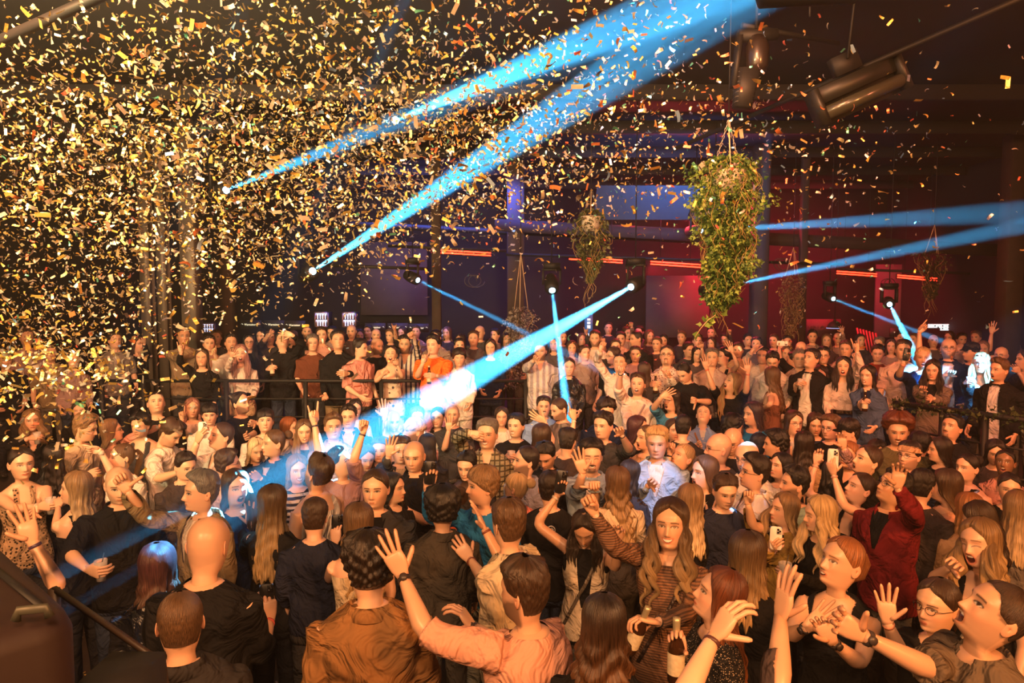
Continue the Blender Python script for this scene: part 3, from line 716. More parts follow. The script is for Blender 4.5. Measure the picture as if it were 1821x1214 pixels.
def fuse():
    objs = []
    for rec, key, g, vs in REM:
        V, Q, T = g.arr()
        me = make_mesh('tmp', V, Q, T); o = bpy.data.objects.new('tmp', me); COL.objects.link(o)
        m = o.modifiers.new('r', 'REMESH'); m.mode = 'VOXEL'; m.voxel_size = vs * 1.0; m.use_smooth_shade = True
        s = o.modifiers.new('s', 'SMOOTH'); s.factor = .6; s.iterations = 3
        objs.append((o, rec, key, me))
    dg = bpy.context.evaluated_depsgraph_get()
    for o, rec, key, me in objs:
        e = o.evaluated_get(dg); m = e.to_mesh()
        n = len(m.vertices); V = np.empty(n * 3, np.float32); m.vertices.foreach_get('co', V)
        NN = np.empty(n * 3, np.float32); m.vertices.foreach_get('normal', NN)
        k = len(m.polygons); li = np.empty(len(m.loops), np.int32); m.loops.foreach_get('vertex_index', li)
        lt = np.empty(k, np.int32); m.polygons.foreach_get('loop_total', lt)
        ls = np.empty(k, np.int32); m.polygons.foreach_get('loop_start', ls)
        q = ls[lt == 4]; t = ls[lt == 3]
        Q = np.stack([li[q + j] for j in range(4)], -1) if len(q) else np.zeros((0, 4), int); T = np.stack([li[t + j] for j in range(3)], -1) if len(t) else np.zeros((0, 3), int)
        rec[key] = (V.reshape(-1, 3).astype(float), Q, T, NN.reshape(-1, 3).astype(float)); e.to_mesh_clear()
    for o, rec, key, me in objs: bpy.data.objects.remove(o); bpy.data.meshes.remove(me)
def cut(V, Q, T, f):
    """drop the surface where the field f is positive, sliding the rim onto f = 0"""
    kill = f > 0
    aq = ~kill[Q].all(1) if len(Q) else np.zeros(0, bool); at_ = ~kill[T].all(1) if len(T) else np.zeros(0, bool)
    Q = Q[aq]; T = T[at_]; E = [Q[:, [i, (i + 1) % 4]] for i in range(4)] + [T[:, [i, (i + 1) % 3]] for i in range(3)]
    E = np.concatenate(E); E = np.concatenate([E, E[:, ::-1]]); E = E[kill[E[:, 0]] & ~kill[E[:, 1]]]
    acc = np.zeros((len(V), 3)); cnt = np.zeros(len(V)); k, l = E[:, 0], E[:, 1]
    t = np.clip(-f[l] / (f[k] - f[l] + 1e-12), 0, 1)[:, None]; np.add.at(acc, k, V[l] + (V[k] - V[l]) * t); np.add.at(cnt, k, 1)
    V = V.copy(); m = cnt > 0; V[m] = acc[m] / cnt[m][:, None]
    lone = kill & ~m
    if lone.any():      # corner vertices with no living neighbour: drop their faces
        Q = Q[~lone[Q].any(1)]; T = T[~lone[T].any(1)]
    used = np.zeros(len(V), bool); used[Q.ravel()] = True; used[T.ravel()] = True
    mp = np.cumsum(used) - 1; return V[used], mp[Q], mp[T], used
def finish(rec):
    k = rec['k']; top = rec['top']; o0 = rec['origin']; Sc, Mb = rec['A']; inv = np.linalg.inv(Mb); fem = rec['fem']
    sk = rec['sk']
    body = rec['body']
    if rec.get('skin_t') is not None:
        V, Q, T, NN = rec['skin_t']; body.add(V, Q, T, sk)
    elif rec.get('skin_raw') is not None: body.merge(rec['skin_raw'])
    if rec.get('chest') is not None: body.merge(rec['chest'])
    me = body.mesh('body', [SKIN], origin=o0)
    if k.get('tattoo'):
        C = np.empty(len(me.vertices) * 4, np.float32); a = me.attributes['Col'].data; a.foreach_get('color', C); C = C.reshape(-1, 4)
        co = np.empty(len(me.vertices) * 3, np.float32); me.vertices.foreach_get('co', co); co = co.reshape(-1, 3)
        for (c, r) in k['tattoo'](rec):
            dloc = (co + o0 - c); m = np.abs(np.sin(dloc[:, 0] * 90 + 3 * np.sin(dloc[:, 2] * 60))) > .45; m &= np.linalg.norm(dloc, axis=1) < r; C[m, :3] *= .22
        a.foreach_set('color', C.ravel())
    root = link('person', me, None, o0, category='person', label=rec['label'])
    if rec['group']: root['group'] = rec['group']
    R_ = lambda n_, g, mats: link(n_, g.mesh(n_, mats, origin=o0), root)
    # top
    V, Q, T, NN = rec['shirt']; L = (V - Sc) @ inv
    ax, y, z = np.abs(L[:, 0]), L[:, 1], L[:, 2]; AND = lambda *a: np.minimum.reduce(a); OR = lambda *a: np.maximum.reduce(a)
    kf = np.full(len(V), -1.)
    if top in ('tank', 'halter', 'vest'):
        strap = {'tank': (.052, .098), 'halter': (.035, .07), 'vest': (.045, .13)}[top]
        kf = OR(AND(strap[0] - ax, z - np.where(y > 0, -.105 - .03 * fem, -.055)), AND(ax - strap[1] - .0 * z, z + .13 - (ax - .12) * .3), z - .028)
    if top == 'vest': kf = OR(kf, AND(y, .05 + .09 * (z + .1) - ax, z + .36))
    elif top == 'off': kf = z + .075
    elif top == 'open': kf = OR(AND(y, .055 + .25 * np.clip(-z - .25, 0, .1) - ax, .03 - z), z - .045)
    elif top == 'jacket': kf = AND(y, .062 + z * .26 - ax, z + .24)
    elif top in ('shirt', 'polo', 'rolled'): kf = AND(y, .030 + z * .25 - ax, z + .12)
    elif k.get('vneck'): kf = AND(y, .062 + z * .45 - ax, z + .14)
    elif k.get('low'): kf = AND(y, .085 - ax, z + .07)
    if top in ('tee', 'long', 'crop', 'croplong'): kf = OR(kf, AND(z - .030 + .25 * np.clip(y, 0, .1) * fem, .082 - np.hypot(ax, y)))
    # folds
    s_ = rec['i'] * 1.7
    d = .0035 * np.sin(V[:, 0] * 31 + V[:, 2] * 22 + 2.2 * np.sin(V[:, 2] * 13 + s_) + s_) + .003 * np.sin(V[:, 1] * 37 - V[:, 2] * 29 + 2 * np.sin(V[:, 0] * 17 + s_))
    fz = {'jacket': 1.3, 'open': 1.3, 'tee': 1.2, 'shirt': 1.2}.get(top, .7)
    Vd = V + NN * (d * fz)[:, None]
    if (kf > 0).any(): Vd, Q, T, used = cut(Vd, Q, T, kf)
    nm = {'tee': 't_shirt', 'polo': 'polo_shirt', 'shirt': 'shirt', 'rolled': 'shirt', 'jacket': 'jacket', 'open': 'jacket', 'long': 'long_sleeved_top', 'tank': 'tank_top', 'halter': 'halter_top', 'off': 'off_shoulder_top', 'vest': 'vest', 'crop': 'crop_top', 'croplong': 'crop_top'}[top]
    sg = Geo(); sg.add(Vd, Q, T, rec['tcol']); 
    A = lambda v: Sc + np.asarray(v) @ Mb
    if top in ('shirt', 'polo', 'jacket', 'rolled', 'open') or k.get('collar'):
        # folded collar band round the neck, open at the front
        n = 22; a = np.radians(np.linspace(28, 332, n)); w_ = (.060 if fem else .069) + (.008 if top in ('jacket', 'open') else 0)
        rings = []
        for (r_, z_) in ((w_ - .004, .022), (w_ - .002, .062), (w_ + .004, .070), (w_ + .014, .055), (w_ + .026, .020), (w_ + .020, .014), (w_ + .006, .045), (w_ , .022)):
            rings.append(A(np.stack([r_ * np.sin(a) * 1.08, -.008 + r_ * np.cos(a) + .0 * a, z_ - .022 * np.clip(np.cos(a), 0, 1)], -1)))
        rings = np.array(rings).transpose(1, 0, 2); loft(rings, rec['tcol'] * 1.0, g=sg)
    link(nm, sg.mesh(nm, [cloth_mat(rec['mat'])], origin=o0), root)
    if top in ('open', 'jacket', 'vest') or k.get('inner') is not None:
        ic = k.get('inner', (.015, .015, .015))
        A_ = lambda v: Sc + v @ Mb
        ig = loft(torso_rings(fem, -.62, -.0 if k.get('innerlow') else .03, .008, 24, 16, A_), ic)
        link('inner_top', ig.mesh('inner_top', [CLOTH], origin=o0), root)
    if k.get('logo'):
        lz, lx, back, r_ = k['logo']; lg = Geo()
        yy = -1 if back else 1
        Yd = np.interp(lz, TZM, TYM) + .034
        if back == 'tri':
            pts = [(-.07, -.05), (.07, -.05), (.06, .05), (-.06, .05), (-.07, -.05), (.07, .06)]
            tube([A([px_ + lx, Yd + .0, lz + pz]) for px_, pz in pts], .006, n=4, col=(.75, .75, .72), g=lg)
        elif back == 'word':
            pass
        else:
            a = np.linspace(0, 2 * math.pi, 19); tube([A([lx + r_ * math.cos(q), yy * (Yd + .0), lz + r_ * math.sin(q)]) for q in a], .004, n=4, col=(.6, .6, .57), g=lg)
            for q in np.arange(5) * 1.2566: tube([A([lx + r_ * .2 * math.cos(q), yy * Yd, lz + r_ * .2 * math.sin(q)]), A([lx + r_ * .6 * math.cos(q), yy * Yd, lz + r_ * .6 * math.sin(q)])], .007, n=4, col=(.6, .6, .57), g=lg)
        if lg.n: link('printed_emblem', lg.mesh('printed_emblem', [CLOTH], origin=o0), root)
    # hair
    p = rec['p']; hr = rec['hair']; hs = rec['hs']
    if hr != 'bald':
        n, R = ((64, 44) if hs > 70 else (44, 34) if hs > 40 else (30, 24) if hs > 26 else (20, 16))
        st = hr
        hgx = hair_geo(p, st, n, R)
        if k.get('locks') and not rec['far']:
            for sgn in ((-1, 1) if k['locks'] == 2 else (k['locks'],)): lock_geo(p, hgx, sgn, p.get('hlen', .3))
        hb = Geo(); hb.merge(hgx, rec['place_hair']); link('hair', hb.mesh('hair', [HAIR], origin=o0), root)
    if k.get('hat'):
        kind, hcx = k['hat']; cg = Geo(); cg.merge(cap_geo(kind, hcx), rec['place_head']); link('beanie' if kind == 'beanie' else 'baseball_cap', cg.mesh('cap', [CLOTH], origin=o0), root)
    if k.get('glasses'):
        gg = Geo(); glasses_geo(gg, k['glasses'] if isinstance(k['glasses'], tuple) else (.02, .015, .015)); g2 = Geo(); g2.merge(gg, rec['place_head']); link('glasses', g2.mesh('glasses', [plain((.02, .015, .015), .3, noise=0, bump=0)], origin=o0), root)
    if k.get('sunglasses'):
        gg = Geo(); glasses_geo(gg, R=.024); g2 = Geo(); g2.merge(gg, lambda V: rec['place_head'](V + np.array([0, -.035, .095]))); link('sunglasses', g2.mesh('sunglasses', [plain((.01, .01, .01), .2, noise=0, bump=0)], origin=o0), root)
    # wrist things
    for (W, F_, rw, s, sp) in rec['acc']:
        if sp is None or rec['far']: continue
        wb = k.get('band')
        if wb is None: wb = ('band', [(.03, .03, .035), (.55, .5, .45), (.6, .15, .08), (.05, .05, .08)][rec['i'] % 4]) if (rec['i'] + s) % 3 != 0 and hs > 33 else 0
        if wb and rec['top'] not in ('shirt', 'jacket', 'open'):
            kind, c = wb if isinstance(wb, tuple) else ('band', (.03, .03, .03))
            P = W - F_ * .022; r_ = rw * 1.07; wd = .007 if kind == 'band' else .011
            bg = tube([P - F_ * wd, P - F_ * wd * .7, P + F_ * wd * .7, P + F_ * wd], [r_ * .97, r_ * 1.06, r_ * 1.06, r_ * .97], n=14, col=c)
            if kind == 'watch':
                tc_ = norm(rec['k'].get('watchdir', norm(CAM - P)) ); tc_ = norm(tc_ - F_ * tc_.dot(F_)); tube([P + tc_ * r_ * .9, P + tc_ * (r_ + .009)], .017, n=14, col=(.015, .015, .02), g=bg)
            link('wristband' if kind == 'band' else 'wristwatch', bg.mesh('wristband', [plain(tuple(c), .4, noise=0, bump=0)], origin=o0), root)
    # trousers and shoes
    pc = np.array(rec['pants'] if rec['pants'] is not None else [(.02, .02, .025), (.03, .04, .07), (.10, .09, .08), (.05, .05, .055)][rec['i'] % 4])
    if not k.get('nolegs'):
        pg = Geo(); sc_ = rec['sc']; A_ = lambda v: Sc + v @ Mb
        pg.merge(loft(torso_rings(fem, -.64, -.40 if top.startswith('crop') else -.46, .006, 18, 6, A_)))
        hipz = -.60; kk = (rec['lv'] + .06 - Sc[2]) / sc_
        for s in (-1, 1):
            P = [(s * .078, 0, hipz + .06), (s * .085, .0, hipz - .05), (s * .09, .012, (hipz + kk) / 2), (s * .095, -.01, kk + .18), (s * .10, -.01, kk)]
            pg.merge(tube(A(np.array(P)), np.array([.088, .090, .066, .060, .058]) * sc_, n=12, up=rec['fb']))
        pg.C = [np.tile(pc, (len(c), 1)) for c in pg.C]
        link('trousers', pg.mesh('trousers', [CLOTH], origin=o0), root)
        for s in (-1, 1):
            base = A(np.array([s * .10, -.01, kk])); base[2] = rec['lv']
            rings = [[base + rec['rb'] * cx_ * w1 + rec['fb'] * (yy) + np.array([0, 0, hz]) for cx_, hz in ((-1, .002), (1, .002), (.85, hh), (-.85, hh))] for yy, w1, hh in ((-.06, .03, .05), (-.04, .038, .09), (.05, .042, .07), (.13, .045, .045), (.18, .03, .03))]
            sh = loft(rings[::-1], (.04, .035, .03)); link('shoe', sh.mesh('shoe', [LEATHER], origin=o0), root)
    if k.get('strap'):
        # shoulder strap across the torso to a small bag
        s, c = k['strap']; f = np.linspace(0, 1, 14); x = s * (.10 - .24 * f); z_ = .02 - .50 * f
        Y_ = np.interp(z_, TZM, TYF if fem else TYM) + .03 + .035 * np.exp(-((z_ + .17) / .06) ** 2); Y_[0] = .02
        sgm = Geo(); tube(A(np.stack([x, Y_ * np.sqrt(np.clip(1 - (x / .2) ** 2, .3, 1)), z_], -1)), .004, .012, n=6, col=c, g=sgm, up=rec['fb'])
        link('bag_strap', sgm.mesh('bag_strap', [LEATHER], origin=o0), root)
    me.name = 'person'
    return root
# ---------------------------------------------------------------- things held in hands
PC = []
def props_for(rec):
    for (kind, hp, zf, pn, xt, hs, s) in rec['props']:
        lab = rec['k'].get('plabel'); 
        if isinstance(lab, (list, tuple)): lab = lab[len([1 for q in PC if q is rec]) % len(lab)]
        PC.append(rec)
        up = np.array([0, 0, 1.])
        if kind in ('cup', 'glass'):
            o = hp - up * .065; n = 20; g = Geo()
            prof = [(.0, .0), (.026, 0), (.038, .125), (.0365, .125), (.025, .004), (0, .004)]
            a = np.arange(n) * 2 * math.pi / n
            loft([np.stack([r * np.cos(a), r * np.sin(a), np.full(n, z)], -1) for r, z in prof], (1, 1, 1), caps=(False, False), g=g)
            m = link('drinking_cup', g.mesh('drinking_cup', [plain((.75, .70, .68), .25, noise=0, bump=0, alpha=.55)]), None, o, category='cup', label=lab or 'clear plastic cup held by someone in the crowd')
            l = Geo(); loft([np.stack([r * np.cos(a), r * np.sin(a), np.full(n, z)], -1) for r, z in ((.024, .006), (.033, .085))], (.3, .2, .1), g=l)
            dc = (.03, .012, .01) if kind == 'glass' else (.55, .42, .30); link('drink', l.mesh('drink', [plain(dc, .2, noise=0, bump=0)]), m)
            if kind == 'cup': st = tube([(-.015, 0, .01), (.02, .005, .17)], .003, n=6); link('straw', st.mesh('straw', [plain((.05, .05, .05), .5, noise=0, bump=0)]), m)
        elif kind == 'bottle':
            big = hs > 70; R = .030 if not big else .036; H = .23 if not big else .28
            prof = [(0, 0), (R * .95, 0), (R, .01), (R, H * .55), (R * .8, H * .64), (.014, H * .75), (.0125, H * .95), (.015, H * .955), (.015, H), (0, H)]
            n = 18; a = np.arange(n) * 2 * math.pi / n; g = Geo()
            loft([np.stack([r * np.cos(a), r * np.sin(a), np.full(n, z)], -1) for r, z in prof], (1, 1, 1), caps=(False, False), g=g)
            gp = .45 if not big else .62
            m = link('beer_bottle', g.mesh('beer_bottle', [plain((.035, .014, .006), .08, noise=0, bump=0, coat=.6)]), None, hp - up * H * gp, category='bottle', label=lab or 'brown glass bottle held by someone in the crowd')
            if big: m.name = 'wine_bottle'
            tilt = rec['k'].get('tilt')
            if tilt: m.rotation_euler = tilt; mm = m.rotation_euler.to_matrix(); m.location = Vector(tuple(hp)) - mm @ Vector((0, 0, H * gp))
            l = Geo(); loft([np.stack([(R + .001) * np.cos(a), (R + .001) * np.sin(a), np.full(n, z)], -1) for z in (H * .14, H * .48)], (1, 1, 1), caps=(False, False), g=l)
            link('label', l.mesh('label', [plain((.65, .58, .42), .7, scale=60, noise=.4, bump=0)]), m)
            c = Geo(); loft([np.stack([r * np.cos(a), r * np.sin(a), np.full(n, z)], -1) for r, z in ((.0145, H * (.72 if big else .93)), (.0165, H * .955), (.0165, H + .002), (0.001, H + .003))], (1, 1, 1), caps=(False, False), g=c)
            link('neck_foil', c.mesh('neck_foil', [plain((.70, .62, .40) if not big else (.5, .45, .3), .35, .5, noise=.1, bump=0)]), m)
        elif kind in ('phone', 'phoneblack', 'phonewide'):
            # long axis: up for filming, along the fingers otherwise
            tocam = norm(CAM - hp); ls = norm(up - tocam * .0) if kind != 'phonewide' else norm(np.cross(up, tocam))
            if kind == 'phoneblack': ls = norm(zf * .4 + up * .9)
            nrm = norm(tocam - ls * tocam.dot(ls)); xx = np.cross(ls, nrm)
            c = hp + up * .035 * (kind != 'phonewide') + nrm * .012
            col = (.80, .78, .74) if kind != 'phoneblack' else (.012, .012, .014)
            M = np.eye(4); M[:3, 0] = xx; M[:3, 1] = nrm; M[:3, 2] = ls; M[:3, 3] = c
            b = Geo(); a_ = np.radians(np.arange(0, 360, 15)); sx = np.sign(np.cos(a_)) * np.abs(np.cos(a_)) ** .35; sz = np.sign(np.sin(a_)) * np.abs(np.sin(a_)) ** .35
            loft([np.stack([sx * (.0365 - e), np.full(24, yy), sz * (.075 - e)], -1) for yy, e in ((.0045, .002), (.003, 0), (-.003, 0), (-.0045, .002))], (1, 1, 1), g=b)
            ph = link('mobile_phone', b.mesh('mobile_phone', [plain(col, .35, noise=0, bump=0)], smooth=False), None, None, category='phone', label=lab or 'mobile phone held up in the crowd')
            ph.matrix_world = Matrix(M.tolist())
            cb = box_geo((.004, .004, .028), (.032, .0062, .068)); q = link('camera_bump', cb.mesh('camera_bump', [plain(tuple(x * .8 for x in col), .35, noise=0, bump=0)], smooth=False), ph)
            for (cx_, cz_) in ((.013, .057), (.013, .039), (.024, .048)):
                lg = Geo(); aa = np.arange(12) * math.pi / 6; loft([np.stack([cx_ + r * np.cos(aa), np.full(12, yy), cz_ + r * np.sin(aa)], -1) for r, yy in ((.0065, .0078), (.007, .005))], (1, 1, 1), g=lg)
                link('lens', lg.mesh('lens', [plain((.01, .01, .012), .1, noise=0, bump=0)]), q)
            sg = box_geo((-.034, -.0052, -.072), (.034, -.0046, .072)); link('screen', sg.mesh('screen', [plain((.02, .02, .025), .1, emit=(.3, .35, .5), es=.4, noise=0, bump=0)], smooth=False), ph)
# ---------------------------------------------------------------- the room
DARKW = plain((.012, .011, .015), .9, name='painted_wall'); BLACK = plain((.006, .006, .007), .65, noise=0, bump=0, name='black_metal'); FLOORM = plain((.035, .028, .024), .35, scale=3, noise=.5, bump=.15, name='floor')
STEEL = plain((.11, .095, .08), .5, .3, noise=.3, scale=4, name='steel'); WOODR = plain((.035, .022, .018), .8, noise=.4, scale=6, name='old_timber')
def sbox(name, lo, hi, mat, parent=None, **pr):
    if parent is None: pr.setdefault('kind', 'structure')
    lo = np.array(lo, float); hi = np.array(hi, float); o = (lo + hi) / 2; o[2] = lo[2]
    return link(name, box_geo(lo - o, hi - o).mesh(name, [mat], smooth=False), parent, o, **pr)
sbox('floor', (-9.5, .6, -.1), (9.5, 18, 0), FLOORM)
sbox('wall_back', (-9.5, 18, -.1), (9.5, 18.15, 5.6), DARKW)
sbox('wall_left', (-9.65, -4, -.1), (-9.5, 18.15, 5.6), DARKW)
sbox('wall_right', (9.5, -4, -.1), (9.65, 18.15, 5.6), DARKW)
ceil = sbox('ceiling', (-9.65, -4, 5.6), (9.65, 18.15, 5.75), DARKW)
for i in range(9):
    y = 2.0 + i * 1.9
    link('joist', box_geo((-9.4, y, 5.42), (9.4, y + .12, 5.6)).mesh('joist', [DARKW], smooth=False), ceil).location = (0, 0, -5.6)
sbox('floor_stage', (-9.5, -4, -.1), (9.5, .45, 1.3), plain((.02, .02, .02), .6, name='stage'))
PLM = plain((.05, .04, .035), .7, scale=5, name='platform')
sbox('floor_platform_left', (-9.5, 9.25, 0), (.55, 18, .55), PLM)
for nm, y0, y1, h in (('floor_step_1', 7.95, 8.45, .18), ('floor_step_2', 8.45, 8.95, .37), ('floor_platform_middle', 8.95, 18, .55)):
    sbox(nm, (.55, y0, 0), (3.7, y1, h), PLM)
g = Geo(); pts = [(3.7, 8.15), (6.6, 5.1), (9.5, 5.1), (9.5, 18), (3.7, 18)]
v = [(x, y, z) for z in (0, .55) for x, y in pts]
g.add(v, [(i, (i + 1) % 5, 5 + (i + 1) % 5, 5 + i) for i in range(5)], [(5, 6, 7), (5, 7, 8), (5, 8, 9)]); link('floor_platform_right', g.mesh('floor_platform_right', [PLM], smooth=False), None, kind='structure')
# pillars
def pillar(n, px, d, wpx, mat, z1=5.6, hb=False):
    P = at(px, 600, d); wd = wpx * d / FPX; lv = level(P[0], P[1]); g = Geo()
    if hb:
        for dy in (-wd / 2, wd / 2): box_geo((-wd / 2, dy - .012, 0), (wd / 2, dy + .012, z1 - lv), g=g)
        box_geo((-.01, -wd / 2, 0), (.01, wd / 2, z1 - lv), g=g)
    else: beam_box((0, 0, 0), (0, 0, z1 - lv), wd, wd, g=g, bev=.12, up=(0, 1, 0))
    return link(n, g.mesh(n, [mat], smooth=False), None, (P[0], P[1], lv), kind='structure')
pillar('pillar_1', 266, 11.2, 17, STEEL, hb=True); pillar('pillar_2', 295, 11.2, 16, STEEL, hb=True); pillar('pillar_3', 343, 11.0, 27, STEEL)
pillar('pillar_4', 408, 12.5, 22, WOODR); pillar('pillar_5', 777, 13.0, 16, WOODR); pillar('pillar_6', 917, 13.6, 30, WOODR)
pillar('pillar_7', 1347, 12.8, 26, WOODR); pillar('pillar_8', 1424, 13.2, 12, WOODR); pillar('pillar_9', 1790, 12, 30, WOODR)
# rear wall boards, panels and girders
for i, (x0, x1, y0, y1, d) in enumerate([(1560, 1640, 470, 600, 17.2), (1150, 1260, 490, 600, 17.2), (640, 760, 430, 560, 17.5)]):
    a_ = at_y(x0, y0, d); b_ = at_y(x1, y1, d); sbox('trim_%d' % (i + 1), (a_[0], d, b_[2]), (b_[0], d + .08, a_[2]), plain((.09, .07, .075), .9))
def girder(px0, px1, d0, d1, h, mat, nm, t=.14):
    A_, B_ = at(*px0, d0), at(*px1, d1); link(nm, beam_box(A_, B_, t, h).mesh(nm, [mat], smooth=False), None, kind='structure')
girder((880, 400), (1900, 452), 13.2, 13.2, .22, plain((.03, .02, .024), .8), 'beam_1')
girder((560, 396), (1240, 428), 14, 14, .10, BLACK, 'beam_2')
girder((900, 452), (1500, 470), 12.9, 12.9, .05, BLACK, 'beam_3', .05)
girder((1490, 478), (1900, 492), 14.6, 14.6, .05, BLACK, 'beam_4', .05)
girder((690, 437), (900, 446), 12.9, 12.9, .05, BLACK, 'beam_5', .05)
girder((540, 470), (760, 478), 11.8, 11.8, .05, BLACK, 'beam_6', .05)
girder((1200, 265), (1900, -40), 7, 4.2, .03, BLACK, 'beam_7', .03)
girder((-50, 260), (420, 330), 9, 11, .06, BLACK, 'beam_8', .06)
girder((-40, 90), (230, -30), 5, 4, .05, BLACK, 'beam_9', .05)
# corrugated ceiling vault lit blue
g = Geo(); n = 60; xs = np.linspace(at(1060, 380, 12.4)[0], at(1300, 380, 12.4)[0], n); zc = at(1100, 350, 12.4)[2]
top = [(x, 12.4 + .03 * (i % 2), zc + .18) for i, x in enumerate(xs)]; mid = [(x, 12.62 + .03 * (i % 2), zc - .02) for i, x in enumerate(xs)]; bot = [(x, 12.9 + .03 * (i % 2), zc - .36) for i, x in enumerate(xs)]
g.add(top + mid + bot, grid_faces(3, n, False)); link('ceiling_vault', g.mesh('ceiling_vault', [plain((.07, .09, .12), .5, .2)], smooth=False), None, kind='structure')
# ---- railings
def rail_run(name, pts_px, Y, lv, posts, label, ys, r=.022):
    root = empty(name, (0, Y, lv), label, 'railing')
    for k_, yy in enumerate(ys):
        P = [at_y(x, yy, Y) - np.array([0, Y, lv]) for x in pts_px]
        link('rail', tube(P, r if k_ == 0 else .012, n=8).mesh('rail', [BLACK]), root)
    zt = at_y(pts_px[0], ys[0], Y)[2] - lv
    for x in posts:
        P = at_y(x, ys[0], Y); link('post', beam_box((P[0], 0, 0), (P[0], 0, zt), .05, .05, up=(0, 1, 0)).mesh('post', [BLACK], smooth=False), root)
    return root
rail_run('railing', (170, 560, 946), 9.33, .55, (180, 254, 402, 543, 678, 812, 935), 'black metal railing with three bars along the front edge of the raised platform', (677, 709, 741))
root = empty('railing', at(1720, 740, 7.6) * [1, 1, 0] + [0, 0, .55], 'black railing with leafy garland in front of the crowd on the right-hand platform', 'railing')
o0 = np.array(root.location); A_, B_ = at(1590, 716, 7.75), at(1900, 757, 6.15)
link('rail', tube([A_ - o0, (A_ + B_) / 2 - o0, B_ - o0], .03, n=8).mesh('rail', [BLACK]), root)
for f in (0.02, .33, .58, .98):
    P = A_ + (B_ - A_) * f; link('post', beam_box(P - o0, np.array([P[0], P[1], .55]) - o0, .05, .05, up=(0, 1, 0)).mesh('post', [BLACK], smooth=False), root)
for dz in (.28, .56):
    link('rail', tube([A_ - o0 - [0, 0, dz], B_ - o0 - [0, 0, dz]], .012, n=6).mesh('rail', [BLACK]), root)
def leaves(P, D, S, cols, g=None, droop=.0):
    """one bent four-triangle ivy leaf per point"""
    g = g or Geo(); n = len(P); U = rng.normal(size=(n, 3)); D = D / np.linalg.norm(D, axis=1, keepdims=True)
    U -= D * (U * D).sum(1)[:, None]; U /= np.linalg.norm(U, axis=1, keepdims=True); W_ = np.cross(D, U)
    sh = np.array([(0, 0, 0), (.42, .38, .10), (.20, .55, .05), (0, 1, -.12), (-.20, .55, .05), (-.42, .38, .10), (0, .45, -.05)])
    V = P[:, None] + S[:, None, None] * (sh[None, :, :1] * U[:, None] + sh[None, :, 1:2] * D[:, None] + sh[None, :, 2:] * W_[:, None])
    base = np.arange(n)[:, None, None] * 7; t = np.array([(0, 1, 6), (1, 2, 6), (2, 3, 6), (3, 4, 6), (4, 5, 6), (5, 0, 6)])
    g.add(V.reshape(-1, 3), None, (t[None] + base).reshape(-1, 3), np.repeat(cols, 7, 0)); return g
LEAFM = attr_mat('leaf', .5, .3, 'leafy')
def gcol(n, a=(.02, .07, .012), b=(.20, .30, .06)):
    f = rng.random((n, 1)) ** 1.5; return np.array(a) * (1 - f) + np.array(b) * f
n = 420; f = rng.random(n); P = A_ + (B_ - A_) * f[:, None] + rng.normal(size=(n, 3)) * .035 - o0
link('garland', leaves(P, rng.normal(size=(n, 3)), .03 + .025 * rng.random(n), gcol(n, (.02, .04, .015), (.07, .08, .03))).mesh('garland', [LEAFM], smooth=False), root, kind='stuff')
A2, B2 = at(905, 757, 9.0), at(962, 735, 9.0)
t_ = empty('handrail', (A2[0], 9.0, 0), 'short sloping black handrail beside the steps up to the platform', 'handrail'); o1 = np.array(t_.location)
link('rail', tube([A2 - o1, B2 - o1], .02, n=8).mesh('rail', [BLACK]), t_)
for P in (A2, B2): link('post', tube([P - o1, np.array([P[0], P[1], 0]) - o1], .015, n=8).mesh('post', [BLACK]), t_)
# ---- moving heads
LM = [('left of the brown timber post, throwing the widest beam upwards', 1.2), ('on the rear truss whose beam cuts down over the railing', 1.0), ('hanging above the crossing beams with its beam straight down', 1.0),
      ('high on the left of the crossing beams with a thin beam', .9), ('behind the big hanging ivy with its beam to the right edge', 1.2), ('beside the big hanging ivy under the girder', 1.), ('under the red bars with a steep beam', .9), ('under the red bars with a flat beam', .8),
      ('glaring through the thick of the confetti', 1.1), ('glowing faintly low in the gold confetti', 1.1)]
lens_m = plain((.6, .8, 1), .3, emit=(.35, .75, 1), es=14, noise=0, bump=0, name='lit_lens')
for (P, d_), (lb, s_) in zip(LAMPS, LM):
    top_ = P + np.array([0, 0, .42]) * s_
    root = empty('moving_head_lamp', P, 'black moving head lamp ' + lb, 'stage lamp')
    R_ = np.array([.055, .085, .10, .105, .10, .085]) * s_; Q_ = [-d_ * q * s_ for q in (.34, .32, .24, .12, .02, .0)]
    link('head', tube(Q_, R_, n=18, col=(.02, .02, .02)).mesh('head', [BLACK]), root)
    link('lens', tube([-d_ * .004, d_ * .006], .045 * s_, n=18).mesh('lens', [lens_m]), root)
    u = norm(np.cross(d_, [0, 0, 1.])); c = -d_ * .14 * s_
    yk = Geo()
    for q in (-1, 1): beam_box(c + u * q * .125 * s_, np.array([0, 0, .30]) * s_ + u * q * .125 * s_ + c * [1, 1, 0], .03, .07, g=yk)
    beam_box(c * [1, 1, 0] - u * .14 * s_ + [0, 0, .30 * s_], c * [1, 1, 0] + u * .14 * s_ + [0, 0, .30 * s_], .08, .03, g=yk)
    link('yoke', yk.mesh('yoke', [BLACK], smooth=False), root)
    b_ = box_geo(c * [1, 1, 0] + np.array([-.12, -.10, .315]) * s_, c * [1, 1, 0] + np.array([.12, .10, .40]) * s_); link('base', b_.mesh('base', [BLACK], smooth=False), root)
    link('hanging_wire', tube([c * [1, 1, 0] + [0, 0, .40 * s_], c * [1, 1, 0] + [0, 0, 5.6 - P[2]]], .008, n=5).mesh('hanging_wire', [BLACK]), root)
